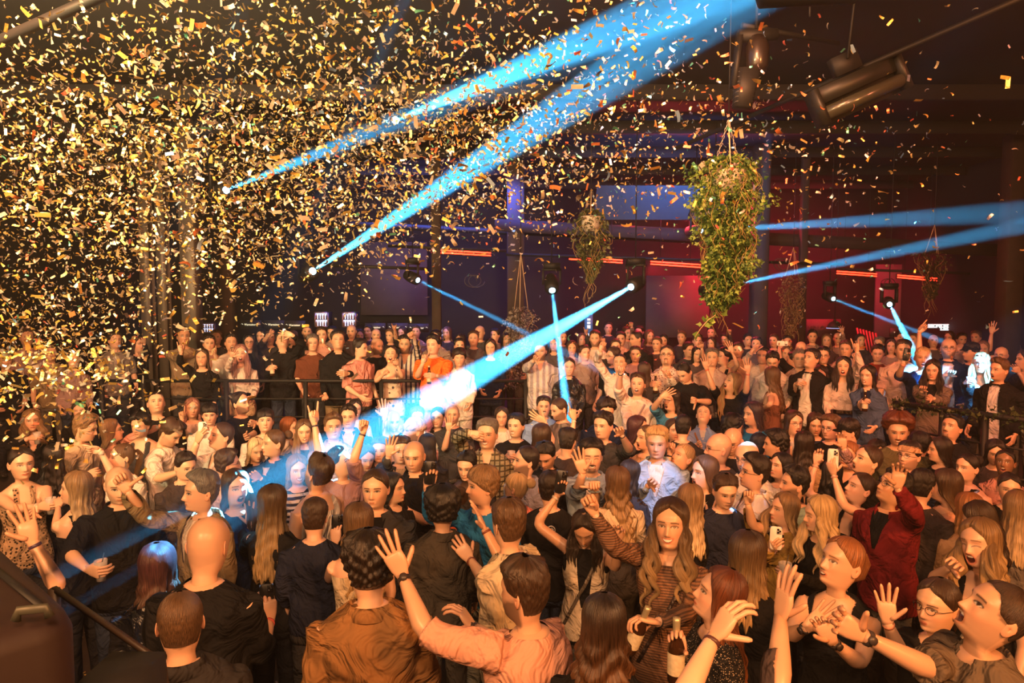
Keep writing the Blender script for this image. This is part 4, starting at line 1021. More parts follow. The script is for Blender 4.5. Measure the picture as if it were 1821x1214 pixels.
# ---- red light bars
redm = plain((1, .2, .1), .4, emit=(1, .022, .008), es=9, noise=0, bump=0, name='red_tube')
for (x0, y0, x1, y1, d, lb) in [(767, 446, 873, 452, 12.9, 'nearest the timber pillars on the left'), (1012, 458, 1107, 465, 12.9, 'behind the small hanging ivy'), (1157, 467, 1246, 473, 12.9, 'to the left of the big hanging ivy'),
                                (1488, 484, 1559, 489, 14.6, 'centred on the red wall glow'), (1596, 491, 1666, 497, 14.6, 'furthest right over the crowd')]:
    A_, B_ = at(x0, y0, d), at(x1, y1, d); root = empty('light_bar', (A_ + B_) / 2, 'glowing red double tube light bar ' + lb, 'light bar'); o1 = (A_ + B_) / 2
    for dz in (-.024, .024): link('tube', tube([A_ - o1 + [0, 0, dz], B_ - o1 + [0, 0, dz]], .013, n=8).mesh('tube', [redm]), root)
    link('housing', beam_box(A_ - o1 + [0, .045, 0], B_ - o1 + [0, .045, 0], .03, .10).mesh('housing', [BLACK], smooth=False), root)
    for q in (.2, .8):
        P = A_ + (B_ - A_) * q - o1; link('hanger', tube([P + [0, .04, .03], P + [0, .04, 5.6 - o1[2]]], .006, n=4).mesh('hanger', [BLACK]), root)
# ---- strobe fixture and ribbed moving head close under the ceiling
def local_box(g, c, ux, uy, uz, lo, hi):
    M = np.eye(4); M[:3, 0], M[:3, 1], M[:3, 2], M[:3, 3] = ux, uy, uz, c; return box_geo(lo, hi, g=g, M=M)
c = at(1530, 160, 5.2); ux = norm(at(1600, 125, 5.2) - at(1455, 190, 5.2)); uy = np.array([0, 1., 0]); uy = norm(uy - ux * ux.dot(uy)); uz = np.cross(ux, uy)
root = empty('strobe_light', c, 'grey strobe fixture with a long glass tube hanging under the dark ceiling', 'stage lamp'); Z3 = np.zeros(3)
g = Geo(); local_box(g, Z3, ux, uy, uz, (-.33, .0, .02), (.33, .12, .14)); local_box(g, Z3, ux, uy, uz, (-.35, -.05, -.13), (-.31, .12, .14)); local_box(g, Z3, ux, uy, uz, (.31, -.05, -.13), (.35, .12, .14)); local_box(g, Z3, ux, uy, uz, (-.33, .05, -.13), (.33, .10, .02))
link('housing', g.mesh('housing', [plain((.012, .012, .010), .5)], smooth=False), root)
link('tube', tube([ux * -.31 + uz * -.055, ux * .31 + uz * -.055], .05, n=14).mesh('tube', [plain((.04, .04, .028), .3, coat=.3)]), root)
g = Geo(); local_box(g, Z3, ux, uy, uz, (-.10, .02, .16), (.10, .10, .30)); link('clamp', g.mesh('clamp', [BLACK], smooth=False), root)
link('hanging_wire', tube([uz * .25, np.array([0, .05, 5.6 - c[2]])], .01, n=5).mesh('hanging_wire', [BLACK]), root)
c = at(1345, 60, 5.4); root = empty('moving_head_lamp', c, 'large black moving head lamp with ribbed cooling fins near the top of the picture', 'stage lamp')
g = Geo(); tube([(-.14, 0, -.02), (.16, .02, .0)], .05, n=14, g=g); link('clamp', g.mesh('clamp', [BLACK]), root)
g = tube([(.0, -.02, -.03), (.0, -.03, -.10), (.0, -.04, -.26), (0, -.045, -.30)], [.05, .085, .08, .05], n=16); link('head', g.mesh('head', [plain((.02, .014, .013), .35, coat=.4)]), root)
g = Geo(); tube([(-.06, 0, -.28), (-.10, 0, -.56)], [.09, .07], n=12, g=g, sq=3); link('lower_housing', g.mesh('lower_housing', [BLACK]), root)
for q in range(7): z = -.30 - q * .037; link('fin', tube([(-.065 - q * .006, -.06, z), (-.065 - q * .006, .06, z)], [.085 - q * .003] * 2, [.007] * 2, n=12, up=(1, 0, 0)).mesh('fin', [plain((.06, .06, .06), .3)]), root)
g = Geo(); beam_box((-.13, 0, -.02), (-.17, 0, -.40), .03, .10, g=g); link('yoke', g.mesh('yoke', [BLACK], smooth=False), root)
link('hanging_wire', tube([(0, 0, .04), (0, 0, 5.6 - c[2])], .012, n=5).mesh('hanging_wire', [BLACK]), root)
for (a_, b_, d0, d1, lb) in [((1320, 45), (1490, 78), 5.4, 5.9, 'thin black pipe beside the ribbed lamp'), ((1440, 0), (1440, 30), 5.0, 5.0, 'short hanging rod with a silver tip under the ceiling')]:
    A_, B_ = at(*a_, d0), at(*b_, d1); link('ceiling_pipe', tube([A_ - A_, B_ - A_], .022 if 'thin' in lb else .008, n=8).mesh('ceiling_pipe', [BLACK]), None, A_, label=lb, category='pipe')
A_ = at(1345, -14, 3.2); B_ = at(1520, -22, 3.2); link('ceiling_duct', tube([A_ - A_, (B_ - A_) * .05, B_ - A_], [.03, .07, .07], n=16).mesh('ceiling_duct', [BLACK]), None, A_, label='fat black duct cut off by the top edge of the picture', category='duct')
# coiled cables on the rear truss
for j, (x, y, d) in enumerate([(1385, 470, 12.9), (835, 500, 12.9), (1575, 505, 14.6), (1260, 480, 12.9)]):
    P = at(x, y, d); a = np.linspace(0, 12.5, 40); g = tube(np.stack([.13 * np.cos(a) + a * .012, .02 * np.sin(a * 3), .11 * np.sin(a)], -1), .008, n=5)
    link('cable_coil', g.mesh('cable_coil', [plain((.05, .045, .05), .5)]), None, P, category='cable', label='loops of black cable on the rear truss ' + ['right of the big ivy', 'below the leftmost red bar', 'between the two right red bars', 'beside the big ivy'][j])
# ---- bar: signs, fridges, lit boards
TXT = plain((.8, .78, .6), .5, emit=(.75, .72, .45), es=.9, noise=0, bump=0, name='lit_lettering')
def text(s, name, parent, size, mat, wx=1., depth=.004):
    cu = bpy.data.curves.new(name, 'FONT'); cu.body = s; cu.size = size; cu.align_x = 'CENTER'; cu.align_y = 'CENTER'; cu.extrude = depth; cu.materials.append(mat)
    t_ = bpy.data.objects.new(name, cu); COL.objects.link(t_); me = bpy.data.meshes.new_from_object(t_.evaluated_get(bpy.context.evaluated_depsgraph_get())); bpy.data.objects.remove(t_); me.name = name
    o = bpy.data.objects.new(name, me); COL.objects.link(o); o.rotation_euler = (math.radians(90), 0, 0); o.scale = (wx, 1, 1)
    if parent: o.parent = parent
    return o
SIGNM = plain((.03, .028, .026), .6)
for (x, y, d, lb) in [(445, 577, 14.2, 'left end of the bar'), (487, 577, 14.2, 'behind the raised hand with a paper'), (524, 578, 14.2, 'left of the two lit fridges'), (667, 582, 14.6, 'right of the two lit fridges'), (707, 582, 14.6, 'behind the raised fist'), (744, 583, 14.6, 'beside the red timber pillar'), (1596, 591, 15.2, 'left of the white block sign')]:
    P = at(x, y, d); wpx = 36 if x < 1500 else 24; ww = wpx * d / FPX; hh = 15 * d / FPX
    root = empty('bar_sign', P, 'small dark beer sign with cream lettering ' + lb, 'sign')
    link('board', box_geo((-ww / 2, 0, -hh / 2), (ww / 2, .06, hh / 2)).mesh('board', [SIGNM], smooth=False), root)
    t = text('Warsteiner', 'lettering', root, .062 if x < 1500 else .045, TXT, .80 if x < 1500 else .75); t.location = (0, -.008, 0)
    if x < 1500:
        for q in (-1, 1):
            a = np.arange(5) * math.pi / 2; g = tube([(q * ww * .40 + .022 * math.cos(b), -.008, .022 * math.sin(b)) for b in a], .005, n=4); link('diamond', g.mesh('diamond', [TXT], smooth=False), root)
glow = plain((.5, .55, .7), .4, emit=(.62, .62, .85), es=1.6, noise=0, bump=0, name='lit_fridge'); FRM = plain((.45, .30, .30), .35, .6, noise=0, bump=0)
for (x, y, d, lb, w_, h_) in [(572, 568, 14.4, 'nearer to the left bar signs', 25, 27), (621, 568, 14.4, 'above the bald man, right of its twin', 25, 27), (371, 583, 14.4, 'low behind the grey pillar', 24, 18), (790, 594, 14.6, 'right of the red timber pillar', 18, 18)]:
    P = at(x, y, d); W2 = w_ * d / FPX / 2; H2 = h_ * d / FPX / 2; root = empty('bar_fridge', P, 'small lit glass door fridge full of bottles ' + lb, 'fridge')
    link('cabinet', box_geo((-W2, .02, -H2), (W2, .3, H2)).mesh('cabinet', [BLACK], smooth=False), root)
    g = Geo()
    for q in (-1, 1): box_geo((q * (W2 - .012) - .012, -.02, -H2), (q * (W2 - .012) + .012, .02, H2), g=g); box_geo((-W2, -.02, q * (H2 - .012) - .012), (W2, .02, q * (H2 - .012) + .012), g=g)
    link('frame', g.mesh('frame', [FRM], smooth=False), root)
    link('lit_interior', box_geo((-W2 + .02, .005, -H2 + .02), (W2 - .02, .02, H2 - .02)).mesh('lit_interior', [glow], smooth=False), root)
    link('shelf', box_geo((-W2 + .02, -.012, -.006), (W2 - .02, .01, .006)).mesh('shelf', [BLACK], smooth=False), root)
    for r_ in (0, 1):
        for q in range(5):
            xx = (-.72 + q * .36) * W2; z0 = (-H2 + .02) if r_ == 0 else .006; hh = H2 * .72
            link('bottle', tube([(xx, -.006, z0), (xx, -.006, z0 + hh * .6), (xx, -.006, z0 + hh * .8), (xx, -.006, z0 + hh)], [.016, .016, .007, .006], n=6).mesh('bottle', [plain([(.25, .12, .08), (.1, .12, .25), (.2, .2, .2)][q % 3], .3, noise=0, bump=0)]), root)
WHITE = plain((.8, .85, .85), .5, emit=(.55, .75, .78), es=1.0, noise=0, bump=0, name='white_block_letters')
P = at(1673, 584, 15.3); root = empty('block_sign', P, 'pale white block letter sign on the dark wall beside a pointing hand', 'sign')
k_ = 15.3 / FPX
GL = {'n': ['111', '101', '101'], 'o': ['111', '101', '111'], 'c': ['111', '001', '111'], 'h': ['101', '111', '001'], 'E': ['111', '100', '111', '100', '111'], 'R': ['111', '101', '110', '101', '101'], 'I': ['1', '1', '1', '1', '1']}
xx = -22.
for ch in 'nochEREI':
    rows = GL[ch]; g = Geo(); cw = 1.55; rh = 2.3
    for r_, row in enumerate(rows):
        for c_, b_ in enumerate(row):
            if b_ == '1': box_geo(((xx + c_ * cw) * k_, -.01, (8 - (r_ + 1) * rh) * k_), ((xx + c_ * cw + cw * 1.02) * k_, .03, (8 - r_ * rh + .02) * k_), g=g)
    link('letter', g.mesh('letter', [WHITE], smooth=False), root); xx += len(rows[0]) * cw + .9
P = at(1047, 578, 15); root = empty('info_board', P, 'tall narrow blue lit board with white blocks of writing behind the crossing beams', 'sign'); k_ = 15 / FPX
link('board', box_geo((-7 * k_, 0, -20 * k_), (7 * k_, .05, 20 * k_)).mesh('board', [plain((.04, .12, .25), .4, emit=(.03, .12, .3), es=.6, noise=0, bump=0)], smooth=False), root)
for q, (z0, z1) in enumerate([(12, 8), (6, 2), (0, -6), (-15, -19)]): link('writing_block', box_geo((-3 * k_, -.01, z1 * k_), (3 * k_, 0, z0 * k_)).mesh('writing_block', [WHITE], smooth=False), root)
P = at(1465, 583, 16); root = empty('lounge_sign', P, 'dim red panel with dark lounge lettering behind the pendant lamp', 'sign')
link('board', box_geo((-30 * .0128, 0, -.2), (30 * .0128, .05, .2)).mesh('board', [plain((.05, .025, .025), .8)], smooth=False), root)
t = text('VIP LOUNGE', 'lettering', root, .13, plain((.03, .015, .015), .8, noise=0, bump=0)); t.location = (0, -.01, 0)
P = at(1484, 583, 13.4); root = empty('pendant_lamp', P, 'black dome pendant lamp with a thin blue rim in front of the lounge sign', 'pendant lamp')
a = np.arange(24) * math.pi / 12
link('shade', loft([np.stack([r * np.cos(a), r * np.sin(a), np.full(24, z)], -1) for r, z in ((.14, 0), (.125, .05), (.09, .10), (.03, .13), (.02, .17))]).mesh('shade', [BLACK]), root)
link('rim', loft([np.stack([r * np.cos(a), r * np.sin(a), np.full(24, z)], -1) for r, z in ((.13, -.008), (.145, -.008), (.145, .004), (.13, .004))], caps=(False, False)).mesh('rim', [plain((.3, .5, .8), .3, emit=(.2, .45, .9), es=.9, noise=0, bump=0)]), root)
link('cord', tube([(0, 0, .17), (0, 0, 5.6 - P[2])], .006, n=5).mesh('cord', [BLACK]), root)
# crossed wooden boards leaning on the wall at the right
root = empty('stacked_boards', at(1545, 625, 15) * [1, 1, 0] + [0, 0, .55], 'fan of reddish wooden boards leaning behind the crowd under the red bars', 'boards'); o1 = np.array(root.location)
for q in range(7):
    A_, B_ = at(1536 + q * 5, 640, 15), at(1524 + q * 5.5, 583 + q * 1.5, 15.3); link('plank', beam_box(A_ - o1, B_ - o1, .035, .02).mesh('plank', [plain((.30, .12, .10), .6)], smooth=False), root)
# ---- equipment in the lower left corner
RB = plain((.014, .0035, .002), .7, noise=.25, scale=5, name='red_brown_case')
zt = 2.45; c0 = at_z(146, 1092, zt); c1 = at_z(-40, 928, zt); c2 = at_z(60, 1300, zt)
u = norm(c1 - c0); v_ = np.array([u[1], -u[0], 0]) * -1.
if v_[1] > 0: v_ = -v_
g = Geo(); poly = []
for cx_, cy_, a0 in ((.9, .05, 0), (.05, .05, 1), (.05, .75, 2), (.9, .75, 3)):
    poly.append((cx_, cy_))
def rounded(x0, x1, y0, y1, r, n=5):
    out = []
    for cx_, cy_, s0 in ((x1 - r, y1 - r, 0), (x0 + r, y1 - r, 90), (x0 + r, y0 + r, 180), (x1 - r, y0 + r, 270)):
        for q in range(n + 1): b = math.radians(s0 + 90 * q / n); out.append((cx_ + r * math.cos(b), cy_ + r * math.sin(b)))
    return out
rings = []
for z, e in ((1.3, 0), (zt - .03, 0), (zt - .008, .008), (zt, .03)):
    rings.append([c0 * [1, 1, 0] + u * x + v_ * y + [0, 0, z] for x, y in rounded(e, .8 - e, e, .7 - e, .06)])
rings = np.array(rings); cc = rings[0].mean(0)
sg_ = np.cross(rings[0][1] - cc, rings[0][6] - cc)[2]
if sg_ < 0: rings = rings[:, ::-1]
root = empty('speaker_cabinet', (cc[0], cc[1], 1.3), 'dark reddish brown case with a metal handle in the lower left corner', 'equipment case'); o1 = np.array(root.location)
link('cabinet', loft(rings - o1).mesh('cabinet', [RB]), root)
hA, hB = at_z(28, 1103, zt + .015), at_z(88, 1096, zt + .015); link('handle', tube([hA - o1, (hA * .9 + hB * .1) - o1 + [0, 0, .015], (hA * .1 + hB * .9) - o1 + [0, 0, .015], hB - o1], .008, .006, n=8).mesh('handle', [plain((.06, .06, .045), .5, .3)]), root)
q0, q1 = at_z(-10, 1010, zt + .002), at_z(70, 1075, zt + .002); link('seam', beam_box(q0 - o1, q1 - o1, .012, .004).mesh('seam', [BLACK], smooth=False), root)
root = empty('crowd_barrier', (*at(200, 1110, 1.75)[:2], 1.2), 'thin dark barrier rail running down in front of the man with cropped hair', 'barrier'); o1 = np.array(root.location)
BR = plain((.035, .022, .014), .5)
a0, a1 = at(96, 1046, 1.9), at(284, 1176, 1.7); link('rail', beam_box(a0 - o1, a1 - o1, .012, .012).mesh('rail', [BR], smooth=False), root)
link('post', beam_box(a1 - o1, at(302, 1300, 1.68) - o1, .022, .02).mesh('post', [BR], smooth=False), root)
link('post', beam_box(a0 - o1, np.array([a0[0], a0[1], 1.3]) - o1, .022, .02, up=(0, 1, 0)).mesh('post', [BR], smooth=False), root)
root = empty('stage_monitor', (*at(215, 1190, 1.25)[:2], 1.3), 'black stage monitor with dark grille below the barrier rail', 'stage monitor'); P = at(215, 1190, 1.25); o1 = np.array(root.location)
g = Geo(); bx_ = P - o1; box_geo(bx_ + [-.085, -.06, -.75], bx_ + [.02, .12, -.03], g=g); link('cabinet', g.mesh('cabinet', [plain((.008, .007, .007), .8)], smooth=False), root)
for q in range(3): link('vent_bar', beam_box(bx_ + [-.06, -.065 + .0 * q, -.05 - q * .03], bx_ + [.01, -.065, -.035 - q * .03], .006, .01).mesh('vent_bar', [BR], smooth=False), root)
# ---- hanging plants
def hang_plant(px, ytop, d, label, shape, nleaf, ls, chain_top, cols, strands=40, trail=None, pot=True):
    o1 = at(px, ytop, d); root = empty('hanging_plant', o1, label, 'plant'); k_ = d / FPX
    if pot:
        a = np.arange(20) * math.pi / 10; R0 = .12 * (d / 5.5) ** .0
        link('pot', loft([np.stack([r * np.cos(a), r * np.sin(a), np.full(20, z)], -1) for r, z in ((.08, -.20), (.12, -.14), (.14, -.02), (.145, .0), (.125, .0), (.12, -.03))][::1]).mesh('pot', [plain((.5, .46, .38), .8)]), root)
    topz = (ytop - chain_top) * k_
    for q in range(3):
        b = q * 2.09 + .4; P = np.array([[.13 * math.cos(b), .13 * math.sin(b), 0], [.0, 0, topz]]); nlk = int(topz / .028); gch = Geo()
        if q < 2 and d < 10:
            for j in range(nlk):
                f = (j + .5) / nlk; c = P[0] + (P[1] - P[0]) * f; aa = np.arange(7) * math.pi / 3; t_ = norm(P[1] - P[0]); uu = norm(np.cross(t_, [0, 1., .1])) if j % 2 else norm(np.cross(t_, [1., 0, .1]))
                tube([c + t_ * .018 * math.cos(b2) + uu * .008 * math.sin(b2) for b2 in aa], .0028, n=4, g=gch)
            link('chain', gch.mesh('chain', [plain((.45, .40, .34), .4, .7, noise=0, bump=0)], smooth=False), root, kind='stuff')
        else: link('cord', tube(P, .006, n=5).mesh('cord', [plain((.5, .38, .25), .8)]), root)
    link('ceiling_hook', tube([(0, 0, topz), (0, 0, 5.6 - o1[2])], .006, n=5).mesh('ceiling_hook', [BLACK]), root)
    ys = np.array([s[0] for s in shape]); ws = np.array([s[1] for s in shape]); cx = np.array([s[2] for s in shape])
    yy = rng.random(nleaf) ** .9 * (ys[-1] - ys[0]) + ys[0]; W = np.interp(yy, ys, ws) * (1 + .16 * np.sin(yy * .11 + px)); C0 = np.interp(yy, ys, cx)
    rr = np.sqrt(rng.random(nleaf)) * (1 + .12 * rng.normal(size=nleaf)); th = rng.random(nleaf) * 6.283; rr = rr * (1 + .22 * np.sin(3 * th + yy * .06) + .12 * np.sin(7 * th - yy * .13))
    P = np.stack([(C0 - px + W * rr * np.cos(th)) * k_, W * rr * np.sin(th) * k_, (ytop - yy) * k_], -1)
    D = np.stack([np.cos(th), np.sin(th), -.9 + .8 * rng.normal(size=nleaf)], -1)
    fol = link('foliage', leaves(P, D, ls * (.6 + .8 * rng.random(nleaf)), cols(nleaf)).mesh('foliage', [LEAFM], smooth=False), root, kind='stuff')
    g = Geo()
    for j in range(strands):
        y0 = rng.uniform(ys[0], ys[-2]); ln = rng.uniform(30, 110) * 1.0; W0 = np.interp(y0, ys, ws); b = rng.uniform(0, 6.283); k2 = 7; f = np.linspace(0, 1, k2)
        yy = y0 + ln * f * .8; Wf = np.interp(yy, ys, ws); xw = (np.interp(yy, ys, cx) - px + Wf * 1.05 * math.cos(b) + 7 * np.sin(f * 7 + j)) * k_
        tube(np.stack([xw, Wf * math.sin(b) * 1.05 * k_ + .02 * np.sin(f * 5 + j), (ytop - yy) * k_], -1), .0022 if d < 8 else .004, n=3, col=(.30, .22, .08), g=g)
    link('vine', g.mesh('vine', [LEAFM]), root, kind='stuff')
    if trail:
        P = [np.array([(x - px) * k_, -.02, (ytop - y) * k_]) for x, y in trail]; P = np.array(P); link('trailing_stem', tube(P, .004, n=5, col=(.4, .3, .15)).mesh('trailing_stem', [LEAFM]), root)
        m = 26; f = rng.random(m) ** 1.6; ii = f * (len(P) - 1.01); lo = ii.astype(int); pp = P[lo] + (P[lo + 1] - P[lo]) * (ii - lo)[:, None] + rng.normal(size=(m, 3)) * .02
        link('leaf_spray', leaves(pp, rng.normal(size=(m, 3)), .05 + .03 * rng.random(m), cols(m) * 1.3).mesh('leaf_spray', [LEAFM], smooth=False), root, kind='stuff')
    return root
hang_plant(1294, 305, 5.6, 'large ivy in a hanging pot trailing long vines above the middle of the crowd', [(276, 16, 1294), (286, 34, 1294), (298, 50, 1292), (330, 58, 1290), (380, 55, 1294), (410, 46, 1298), (450, 40, 1298), (500, 34, 1294), (530, 22, 1288), (548, 8, 1284)], 8000, .034, 215, gcol, 110,
           [(1290, 520), (1286, 545), (1276, 560), (1262, 570), (1250, 584), (1240, 600)])
hang_plant(1051, 385, 9.5, 'small round dark green hanging ivy in front of a red light bar', [(372, 14, 1051), (385, 26, 1050), (410, 34, 1050), (435, 32, 1052), (455, 20, 1052), (480, 10, 1054), (500, 5, 1050)], 1500, .045, 336, lambda n: gcol(n, (.03, .05, .015), (.13, .14, .06)), 30, pot=True)
hang_plant(1410, 490, 12.5, 'thin faded brown hanging plant right of the big ivy', [(486, 13, 1412), (520, 17, 1410), (560, 12, 1410), (600, 8, 1408)], 1200, .04, 440, lambda n: gcol(n, (.10, .06, .03), (.26, .18, .10)), 20, pot=False)
hang_plant(926, 550, 11.4, 'pale bushy plant hanging between the two crossing blue beams', [(545, 14, 926), (565, 24, 924), (590, 25, 924), (615, 18, 926), (640, 22, 905), (690, 14, 905)], 1400, .04, 450, lambda n: gcol(n, (.12, .12, .13), (.3, .28, .26)), 15, pot=False)
hang_plant(1660, 452, 12.0, 'dark hanging plant over the last red bar', [(446, 22, 1655), (460, 24, 1658), (490, 12, 1660), (530, 6, 1658)], 800, .045, 400, lambda n: gcol(n, (.03, .04, .02), (.09, .08, .04)), 15, pot=False)
# ---------------------------------------------------------------- the crowd
BK = (.012, .012, .014); CH = (.045, .045, .05); NV = (.012, .02, .055); WH = (.62, .58, .54); CR = (.60, .50, .36); BG = (.42, .33, .22); KH = (.20, .15, .09); GR = (.20, .18, .17)
PK = (.62, .33, .27); LB = (.22, .33, .62); BL = (.02, .16, .42); OL = (.10, .09, .05); TN = (.45, .28, .16); MV = (.38, .24, .26); BU = (.16, .015, .02); RD = (.30, .05, .03)
m, f = 'm', 'f'
# --- front, left of the picture
person(-60, 985, 92, 15, 5, m, 'short', 'dark', 'tee', BK, 'person almost out of frame raising a tattooed forearm beside the dark case', d=2.95, arms=[(108, 1052, 58, 962, 'o', None, None, (33, 890))],
       tattoo=lambda r: [(r['acc'][0][0] - r['acc'][0][1] * q, .05) for q in (.06, .12, .17)] if r['acc'][0][4] else [(r['acc'][1][0] - r['acc'][1][1] * q, .05) for q in (.06, .12, .17)], band=('band', (.05, .03, .08)))
person(39, 824, 55, 14, 0, f, 'slick', 'dark', 'halter', (.38, .27, .17), 'woman in leopard print halter top with slicked dark hair, holding an amber drink', tmat='leopard', arms=[(25, 905, 70, 900, 'h', 'cup'), (85, 895, 62, 912, 'r')], bunadd=True, plabel='plastic cup of amber drink held by the woman in leopard print')
person(56, 748, 38, 5, 5, f, 'wavy', 'dblond', 'long', BK, 'curly blonde woman in black sipping a drink under the confetti', arms=[(14, 795, 52, 779, 'h', 'glass')], wave=.014, locks=2, vneck=True, plabel='dark drink at the mouth of the curly blonde woman')
person(141, 730, 31, -5, 5, f, 'long', 'dark', 'long', BK, 'smiling dark haired woman half hidden behind the man in the beige tee', mouth='s')
person(152, 761, 46, 72, -14, m, 'short', 'dblond', 'tee', (.42, .36, .26), 'man in a beige tee with short fair hair looking down beside the confetti', arms=[(108, 852, 158, 842, 'h', None), ], quiff=.012, by=60)
person(199, 766, 40, 85, 8, f, 'long', 'dblond', 'long', PK, 'blonde woman in glasses seen in profile with her arm stretched over her neighbour', glasses=True, arms=[(238, 775, 283, 758, 'r', None, None, (306, 768))], band=('watch', (.5, .5, .5)), hlen=.32)
person(249, 757, 39, -30, -5, m, 'curly', 'black', 'tank', CH, 'black haired man in a dark vest top behind the stretched arm', flat=True)
person(216, 813, 47, -78, 6, f, 'pony', 'lbrown', 'crop', WH, 'woman with a long light brown ponytail and white top pointing sideways', ponylen=.36, hcol2='dblond', arms=[(204, 850, 176, 797, 'p', None, None, (146, 797))], band=('watch', (.5, .45, .4)))
person(304, 770, 46, 58, -34, m, 'short', 'brown', 'tee', WH, 'man in a white tee bending over and looking at his hands', by=62, arms=[(279, 852, 324, 838, 'r')], quiff=.01, beard=.4, band=('watch', (.45, .42, .4)))
person(278, 716, 40, 5, 18, m, 'buzzcut', 'dark', 'tee', BK, 'man in a black tee with a white geometric print looking upwards', logo=(-.28, 0, 'tri', .05), beard=.35)
person(342, 726, 34, 5, 4, f, 'long', 'pink', 'crop', (.6, .45, .4), 'pink haired woman raising a pointing hand below the railing', arms=[(321, 768, 324, 746, 'p', None, None, (323, 716))])
person(373, 737, 36, -5, -4, m, 'short', 'black', 'long', WH, 'young man with a dark fringe behind the white phone', fringe=True)
person(393, 775, 47, -72, 14, m, 'slick', 'brown', 'shirt', WH, 'man in a white shirt filming with a white phone held in front of his face', stache=True, by=-60, arms=[(335, 828, 351, 785, 'h', 'phone')], plabel='white phone with three lenses held by the man in the white shirt')
person(429, 717, 36, 50, 6, m, 'short', 'dark', 'tee', BK, 'bearded man in a black tee looking up just below the railing', beard=1, recede=True, arms=[(470, 775, 440, 776, 'r'), (484, 752, 455, 752, 'r')])
person(456, 800, 40, 20, -12, f, 'long', 'lblond', 'jacket', BK, 'platinum blonde woman in black holding a grey cup', arms=[(440, 850, 462, 842, 'h', 'cup')], plabel='grey plastic cup held by the platinum blonde woman')
person(406, 824, 43, 100, 0, m, 'mop', 'brown', 'long', CR, 'brown haired man in glasses turned away beside the profile man in khaki', glasses=(.4, .35, .3))
person(135, 868, 57, -105, 5, f, 'long', 'dblond', 'tank', BK, 'woman with long straight dark blonde hair and bare shoulders, seen from behind', hlen=.38, by=-150, arms=[(100, 940, 104, 900, 'r')], hcol2='lblond')
person(212, 862, 64, 3, -10, m, 'bald', 'brown', 'polo', BK, 'broad bald man in a black polo shirt holding a plastic cup', beard=.45, buzz=.35, wide=1.15, arms=[(124, 985, 156, 1012, 'h', 'cup')], plabel='frosted plastic cup with a straw held by the bald man in the black polo', inner=BK)
person(357, 874, 68, -78, 3, m, 'short', 'grey', 'jacket', KH, 'grey haired man in khaki jacket in profile, thumb raised across the bald polo man', by=-62, inner=(.55, .45, .38), arms=[(262, 925, 226, 872, 't', None, None, (208, 842))], quiff=.01, nose=1.15, band=0)
person(419, 867, 60, 22, 4, f, 'long', 'brown', 'long', NV, 'brunette in dark navy shouting with her mouth wide open', mouth='a', hlen=.34, arms=[(440, 985, 446, 934, 'o', None, None, (448, 880))], locks=-1)
person(372, 968, 100, 150, -12, m, 'bald', 'brown', 'tee', BK, 'bald man in a black tee seen from behind looking down at a phone', buzz=.12, arms=[(463, 1160, 479, 1104, 'h', 'phoneblack', None, (476, 1060))], band=('band', (.6, .10, .08)), plabel='black phone held low by the bald man in the black tee', wide=1.05)
person(281, 1008, 82, 172, 4, f, 'wavy', 'plum', 'jacket', BK, 'woman with plum to blonde hair and black leather jacket, rim lit in blue', tmat='leather', hcol2='dblond', hlen=.36, wave=.008)
person(321, 1104, 106, 178, -4, m, 'buzzcut', 'lbrown', 'shirt', (.03, .028, .03), 'man with cropped fair hair and dark collared shirt seen from behind, nearest the barrier', buzz=.8, collar=True)
# --- front, centre left
person(472, 748, 39, 0, 8, m, 'short', 'black', 'tee', WH, 'young man in a white tee with black fringe below the railing', fringe=True)
person(515, 761, 37, 60, 2, f, 'long', 'ginger', 'long', MV, 'ginger woman laughing in profile', mouth='s')
person(541, 767, 40, 2, -2, f, 'long', 'lbrown', 'long', CH, 'long haired blonde woman in a dark grey top, smiling at the camera', mouth='h', locks=2, hcol2='blond', hlen=.36)
person(486, 788, 47, -72, 4, f, 'bun', 'lbrown', 'jacket', NV, 'woman in a dark navy jacket with her hair tied up, profile towards the phone man', arms=[(495, 870, 462, 850, 'r')], inner=NV)
person(529, 835, 49, 12, 0, f, 'long', 'dblond', 'long', (.55, .50, .46), 'short haired blonde woman laughing in a black and white striped top', tmat='stripes_h', mouth='s', hlen=.13, fringe=True)
person(566, 840, 60, -138, 22, m, 'short', 'brown', 'tank', WH, 'broad man in a white vest seen from behind with his head thrown back', beard=1, flat=True, wide=1.12, quiff=.01)
person(606, 822, 50, 62, 16, m, 'short', 'black', 'tee', MV, 'dark haired man in a mauve tee with both bare arms raised', arms=[(569, 808, 559, 752, 'k', None, None, (556, 716)), (627, 822, 646, 768, 'f', None, None, (648, 742))], by=15, quiff=.01, band=('band', (.05, .04, .06)))
person(593, 759, 43, 4, 6, m, 'short', 'lbrown', 'shirt', (.40, .33, .28), 'fair man in a greige shirt gazing straight ahead', quiff=.014, inner=WH)
person(620, 741, 39, -8, 2, m, 'short', 'dark', 'jacket', NV, 'dark haired man in a navy jacket over a pink shirt', inner=PK, quiff=.01)
person(632, 727, 32, 10, 2, f, 'long', 'dark', 'long', PK, 'dark haired woman smiling behind the man in the navy jacket', mouth='s')
person(736, 765, 44, -76, 4, m, 'bald', 'brown', 'tee', PK, 'bearded man in a beige beanie and pink tee', beard=1, hat=('beanie', (.45, .30, .22)), by=-140)
person(700, 748, 34, 10, -10, m, 'bald', 'brown', 'tee', NV, 'bald man washed in the blue beam behind a raised tattooed arm', beard=.3)
